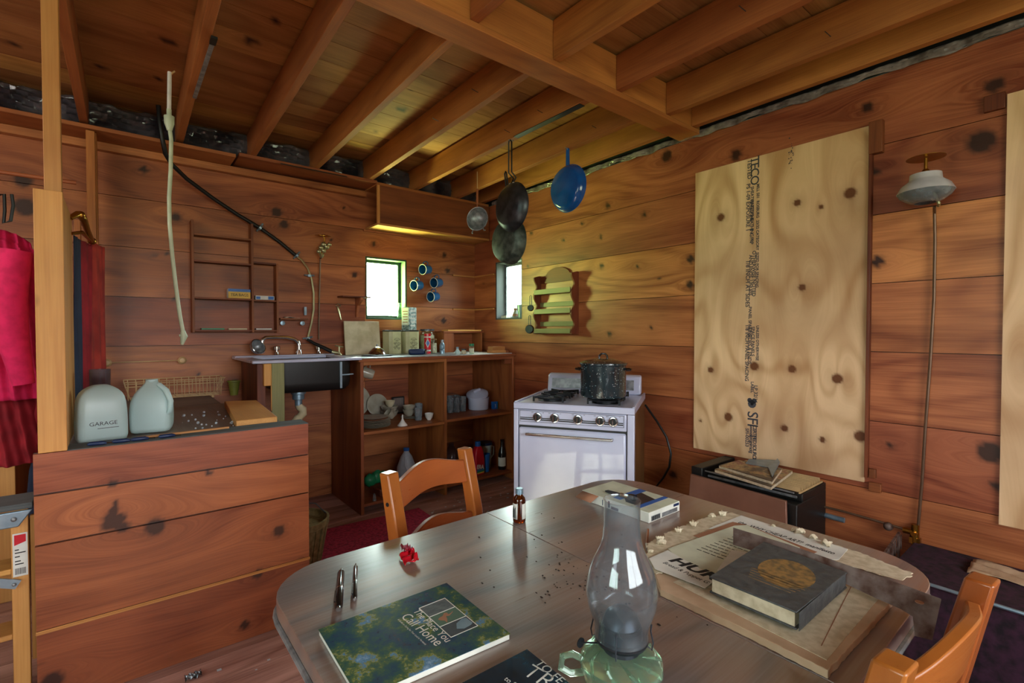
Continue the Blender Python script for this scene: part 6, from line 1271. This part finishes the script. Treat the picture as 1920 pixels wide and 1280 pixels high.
for k in range(9):
    a = pz(1372-8.2*k, 1008+2.9*k); z_ = .0010; y_ = 0
    for wrd in range(9):
        ln = rnd.uniform(.006, .016); 
        if y_+ln > .085-.004*(k % 3): break
        mb.box((a.x-o0.x, a.y-y_-ln-o0.y, z_), (a.x-o0.x+.0022, a.y-y_-o0.y, z_+.0002)); y_ += ln+.003
obj('typing', mb, 'ink', t)
t, mb = sheetthing('poster_sheet', 'white sheet printed HUR in heavy black letters left of the book', 'sheet', [(1217, 1046), (1252, 1031), (1345, 1084), (1322, 1102), (1228, 1066)], TT_+.0198, TT_+.0204, 'paper'); obj('paper', mb, 'paper', t)
zc = TT_+.0206; fit('HUR', pz(1253, 1050), pz(1340, 1089), 'ink', t, shear=.2, offs=.04, tall=.8); fit('Bread & Puppet G', pz(1242, 1055), pz(1326, 1094), 'ink', t, shear=.2, tall=1.1, offs=.01)
t, mb = sheetthing('torn_corner', 'torn pink-white paper corner folded against the book', 'paper', [(1345, 1068), (1372, 1030), (1404, 1036), (1350, 1085)], TT_+.0208, TT_+.0216, 'paper'); obj('paper', mb, 'paper', t)
# book
bz0 = TT_+.022; q = [(.838, .314), (1.050, .308), (1.068, .466), (.836, .461)]; q = [(a*1.0, b_) for a, b_ in q]
t = thing('old_book', 'thick old grey clothbound book with a worn gold oval on its cover', 'book', (q[0][0], q[0][1], bz0)); o0 = Vector((q[0][0], q[0][1], 0)); th_ = .030
rel = [(a-o0.x, b_-o0.y) for a, b_ in q]; cxm = sum(a for a, b_ in rel)/4; cym = sum(b_ for a, b_ in rel)/4
ins = [(cxm+(a-cxm)*.965, cym+(b_-cym)*.95) for a, b_ in rel]
mb = MB(); mb.prism(rel, 0, .003); mb.prism(rel, th_-.003, th_); cv = obj('cover', mb, 'book_cover', t, bevel=.001)
mb = MB(); mb.prism([(ins[0][0]-.001, rel[0][1]+.004), (ins[1][0], rel[1][1]+.004), ins[2], (ins[3][0]-.001, ins[3][1])], .0031, th_-.0031); obj('pages', mb, 'page', t)
mb = MB(); a, b_ = Vector(rel[0]+(0,)), Vector(rel[1]+(0,)); mb.tube([(a.x, a.y+.004, th_/2), (b_.x, b_.y+.004, th_/2)], .0002, 6) if False else mb.box((a.x, a.y-.004, .0), (b_.x, b_.y+.003, th_)); obj('spine', mb, 'book_cover', t, bevel=.003)
zc = bz0+th_; 
def rz_(a, c_): p = PZ(a, c_, zc); return (p.x-o0.x, p.y-o0.y)
cc = rz_(1474, 1074); ov = []
p_a, p_b = rz_(1422, 1058), rz_(1527, 1090); ax1 = (Vector(p_b)-Vector(p_a))/2; p_c, p_d = rz_(1490, 1050), rz_(1462, 1095); ax2 = (Vector(p_d)-Vector(p_c))/2
for k in range(32): a = 2*math.pi*k/32; v_ = Vector(cc)+ax1*math.cos(a)+ax2*math.sin(a); ov.append((v_.x, v_.y))
mb = MB(); mb.prism(ov, th_, th_+.0003); obj('gold_oval', mb, 'gold_print', cv)
mb = MB()
for k in range(5):
    f = .60+.17*k; c1 = Vector(cc)+Vector((-.030-.0095*k, .0)); mb.box((c1.x, c1.y-.050+.004*k, th_), (c1.x+.0016, c1.y+.050-.003*k, th_+.0003))
obj('gold_lines', mb, 'gold_print', cv)
# rusty blade
zl, zh = bz0+.002, bz0+.034
tp = [(1375, 990), (1480, 1022), (1582, 1058), (1700, 1100), (1765, 1124)]; bt = [(1375, 1021), (1470, 1050), (1560, 1082), (1640, 1120), (1690, 1142), (1712, 1156), (1716, 1192), (1748, 1200)]
t = thing('saw_blade', 'long rusty steel saw blade lying across the papers behind the book', 'saw blade', tuple(PZ(1375, 1021, zl)))
o0 = t.location
q0, q1, q2 = PZ(1375, 1021, zl), PZ(1640, 1120, zl), PZ(1582, 1058, zh); nrm = (q1-q0).cross(q2-q0).normalized(); eye = Vector((0, 0, H))
def onp(a, c_): d = PZ(a, c_, .5)-eye; return eye+d*((q0-eye).dot(nrm)/d.dot(nrm))
P = [onp(a, c_) for a, c_ in bt]+[onp(a, c_) for a, c_ in tp[::-1]]
mb = MB(); n = len(P); dn = Vector((.002, .003, .0))*.5
mb.add([tuple(p-o0) for p in P]+[tuple(p-o0+Vector((.0008, .0008, .0012))) for p in P], [tuple(range(n)), tuple(range(n, 2*n))[::-1]]+[(i, (i+1) % n, n+(i+1) % n, n+i) for i in range(n)]); obj('blade', mb, 'rust', t, smooth=False)
mb = MB(); a = PZ(1724, 1129, (zl+zh)/2+.003)-o0; mb.lathe([(.001, 0), (.006, 0), (.006, .001), (.001, .001)], tuple(a), 14); obj('rivet', mb, 'cardboard', t)
# crumbs
mb = MB(); rnd = random.Random(9)
for k in range(120):
    g = rnd.random()
    if g < .55: a, c_ = rnd.gauss(1085, 55), rnd.gauss(1085, 28)
    elif g < .8: a, c_ = rnd.uniform(880, 1200), rnd.uniform(960, 1150)
    else: a, c_ = rnd.uniform(1230, 1420), rnd.gauss(1150, 22)
    p = PZ(a, c_, TZ); 
    if not (.55 < p.x < 1.28 and .26 < p.y < 1.05): continue
    if p.x > .78 and p.y < .70: continue
    s_ = rnd.uniform(.0008, .0020); mb.ball((p.x, p.y, TT_+s_*.5), s_, 4, (1, rnd.uniform(1, 2.2), .6))
tag(obj('crumbs', mb, 'seed'), 'dark seed-like crumbs scattered over the middle of the table', 'crumbs', kind='stuff')
# =================================================================== RIGHT WALL FLOOR THINGS
t = thing('wall_heater', 'black gas wall heater with a tan panel leaning on its front', 'heater', (2.27, .855, 0))
mb = MB(); mb.box((0, 0, .0), (.335, .50, .50)); mb.box((0, .44, .50), (.335, .50, .565)); mb.box((.06, 0, .50), (.335, .4395, .535)); obj('body', mb, 'black', t, bevel=.004)
mb = MB(); mb.hexa([(-.07, -.0, .0), (-.055, -.0, .0), (-.055, .505, .0), (-.07, .505, .0), (-.025, .035, .515), (-.010, .035, .515), (-.010, .49, .53), (-.025, .49, .53)]); obj('front_panel', mb, 'brown_metal', t, bevel=.003, label='plain tan panel')
mb = MB(); mb.tube([(.02, .02, .545), (.02, .435, .55)], .004, 6); mb.tube([(.05, .02, .520), (.05, .435, .52)], .006, 6); obj('rods', mb, 'steel', t)
mb = MB()
for k in range(9): mb.beam((.06+.028*k, .01, .553), (.06+.028*k, .16, .553), .004, .022)
mb.box((.05, .006, .538), (.31, .012, .546)); mb.box((.05, .155, .538), (.31, .16, .546)); obj('grille', mb, 'wire', t)
mb = MB(); mb.tube([(.1, -.002, .30), (.1, -.03, .30)], .016, 12); obj('valve_knob', mb, 'galv', t)
mb = MB(); mb.tube([(.33, -.001, .38), (.325, -.05, .38), (.325, -.08, .38)], .012, 10); obj('gas_fitting', mb, 'galv', t)
zt = .566
def stack(name, label, cat, pts, z0, z1, m, m2=None):
    P = [PZ(a, c_, z1) for a, c_ in pts]; o0 = P[0]; t = thing(name, label, cat, (o0.x, o0.y, z0), 0, None)
    mb = MB(); mb.prism([(p.x-o0.x, p.y-o0.y) for p in P], 0, (z1-z0)*(.8 if m2 else 1)); obj('pages', mb, m, t, bevel=.001)
    if m2: mb = MB(); mb.prism([(p.x-o0.x, p.y-o0.y) for p in P], (z1-z0)*.82, z1-z0); obj('cover', mb, m2, t)
    return t
stack('magazine', 'old newsprint magazine lowest in the pile on the wall heater', 'magazine', [(1340, 879), (1446, 912), (1486, 882), (1400, 862)], .570, .585, 'page', 'cover_poster')
stack('magazine', 'brown-covered magazine in the middle of the pile on the wall heater', 'magazine', [(1348, 872), (1448, 902), (1466, 878), (1385, 862)], .5855, .600, 'page', 'cover_poster')
t = stack('blue_envelope', 'folded blue-grey paper with red marks on top of the heater pile', 'envelope', [(1398, 868), (1443, 876), (1458, 862), (1404, 860)], .6005, .603, 'galv')
mb = MB(); P = [PZ(a, c_, .604)-t.location for a, c_ in ((1440, 878), (1458, 862), (1462, 868), (1448, 895))]; mb.add([tuple(p) for p in P]+[tuple(p+Vector((0, 0, .008))) for p in P], [(0, 1, 2, 3), (7, 6, 5, 4), (0, 4, 5, 1), (1, 5, 6, 2), (2, 6, 7, 3), (3, 7, 4, 0)]); obj('folded_end', mb, 'galv', t)
# low bench along the wall with dark top
t = thing('low_bench', 'low dark bench with a thin bluish metal front edge along the right wall', 'bench', (2.20, -1.3, .0))
mb = MB(); mb.box((0, 0, .0135), (.40, 1.82, .355)); obj('body', mb, 'rug_dark', t); mb = MB(); mb.box((-.004, 0, .3555), (.40, 1.82, .368)); obj('top', mb, 'rug_dark', t, bevel=.002)
mb = MB(); mb.tube([(-.006, 0, .368), (-.006, 1.82, .368)], .006, 8); obj('front_edge', mb, 'galv', t)
t = thing('wire_rack', 'narrow rust-brown metal rack standing at the end of the low bench', 'rack', (2.23, .545, 0))
mb = MB(); mb.beam((0, 0, .395), (.33, .02, .40), .008, .008); mb.beam((0, 0, .34), (.33, .02, .345), .008, .008)
for k in range(10): mb.beam((.015+.033*k, .001*k, .34), (.015+.033*k, .001*k, .40), .004, .004, (0, 1, 0))
mb.beam((.005, 0, 0), (.005, 0, .39), .008, .008, (0, 1, 0)); mb.beam((.325, .02, 0), (.325, .02, .39), .008, .008, (0, 1, 0)); obj('frame', mb, 'rust', t)
mb = MB(); mb.sheet(lambda u_, v: (2.40+.12*v+.02*math.sin(u_*9), .33-.75*u_, .372+.020*abs(math.sin(u_*16+v*7))*(.4+.6*v)), 60, 8); tag(obj('plastic_sheet', mb, 'paper_old', solid=.0015), 'crumpled pale torn sheet lying along the low bench', 'torn sheet', loc=(0, 0, .0))
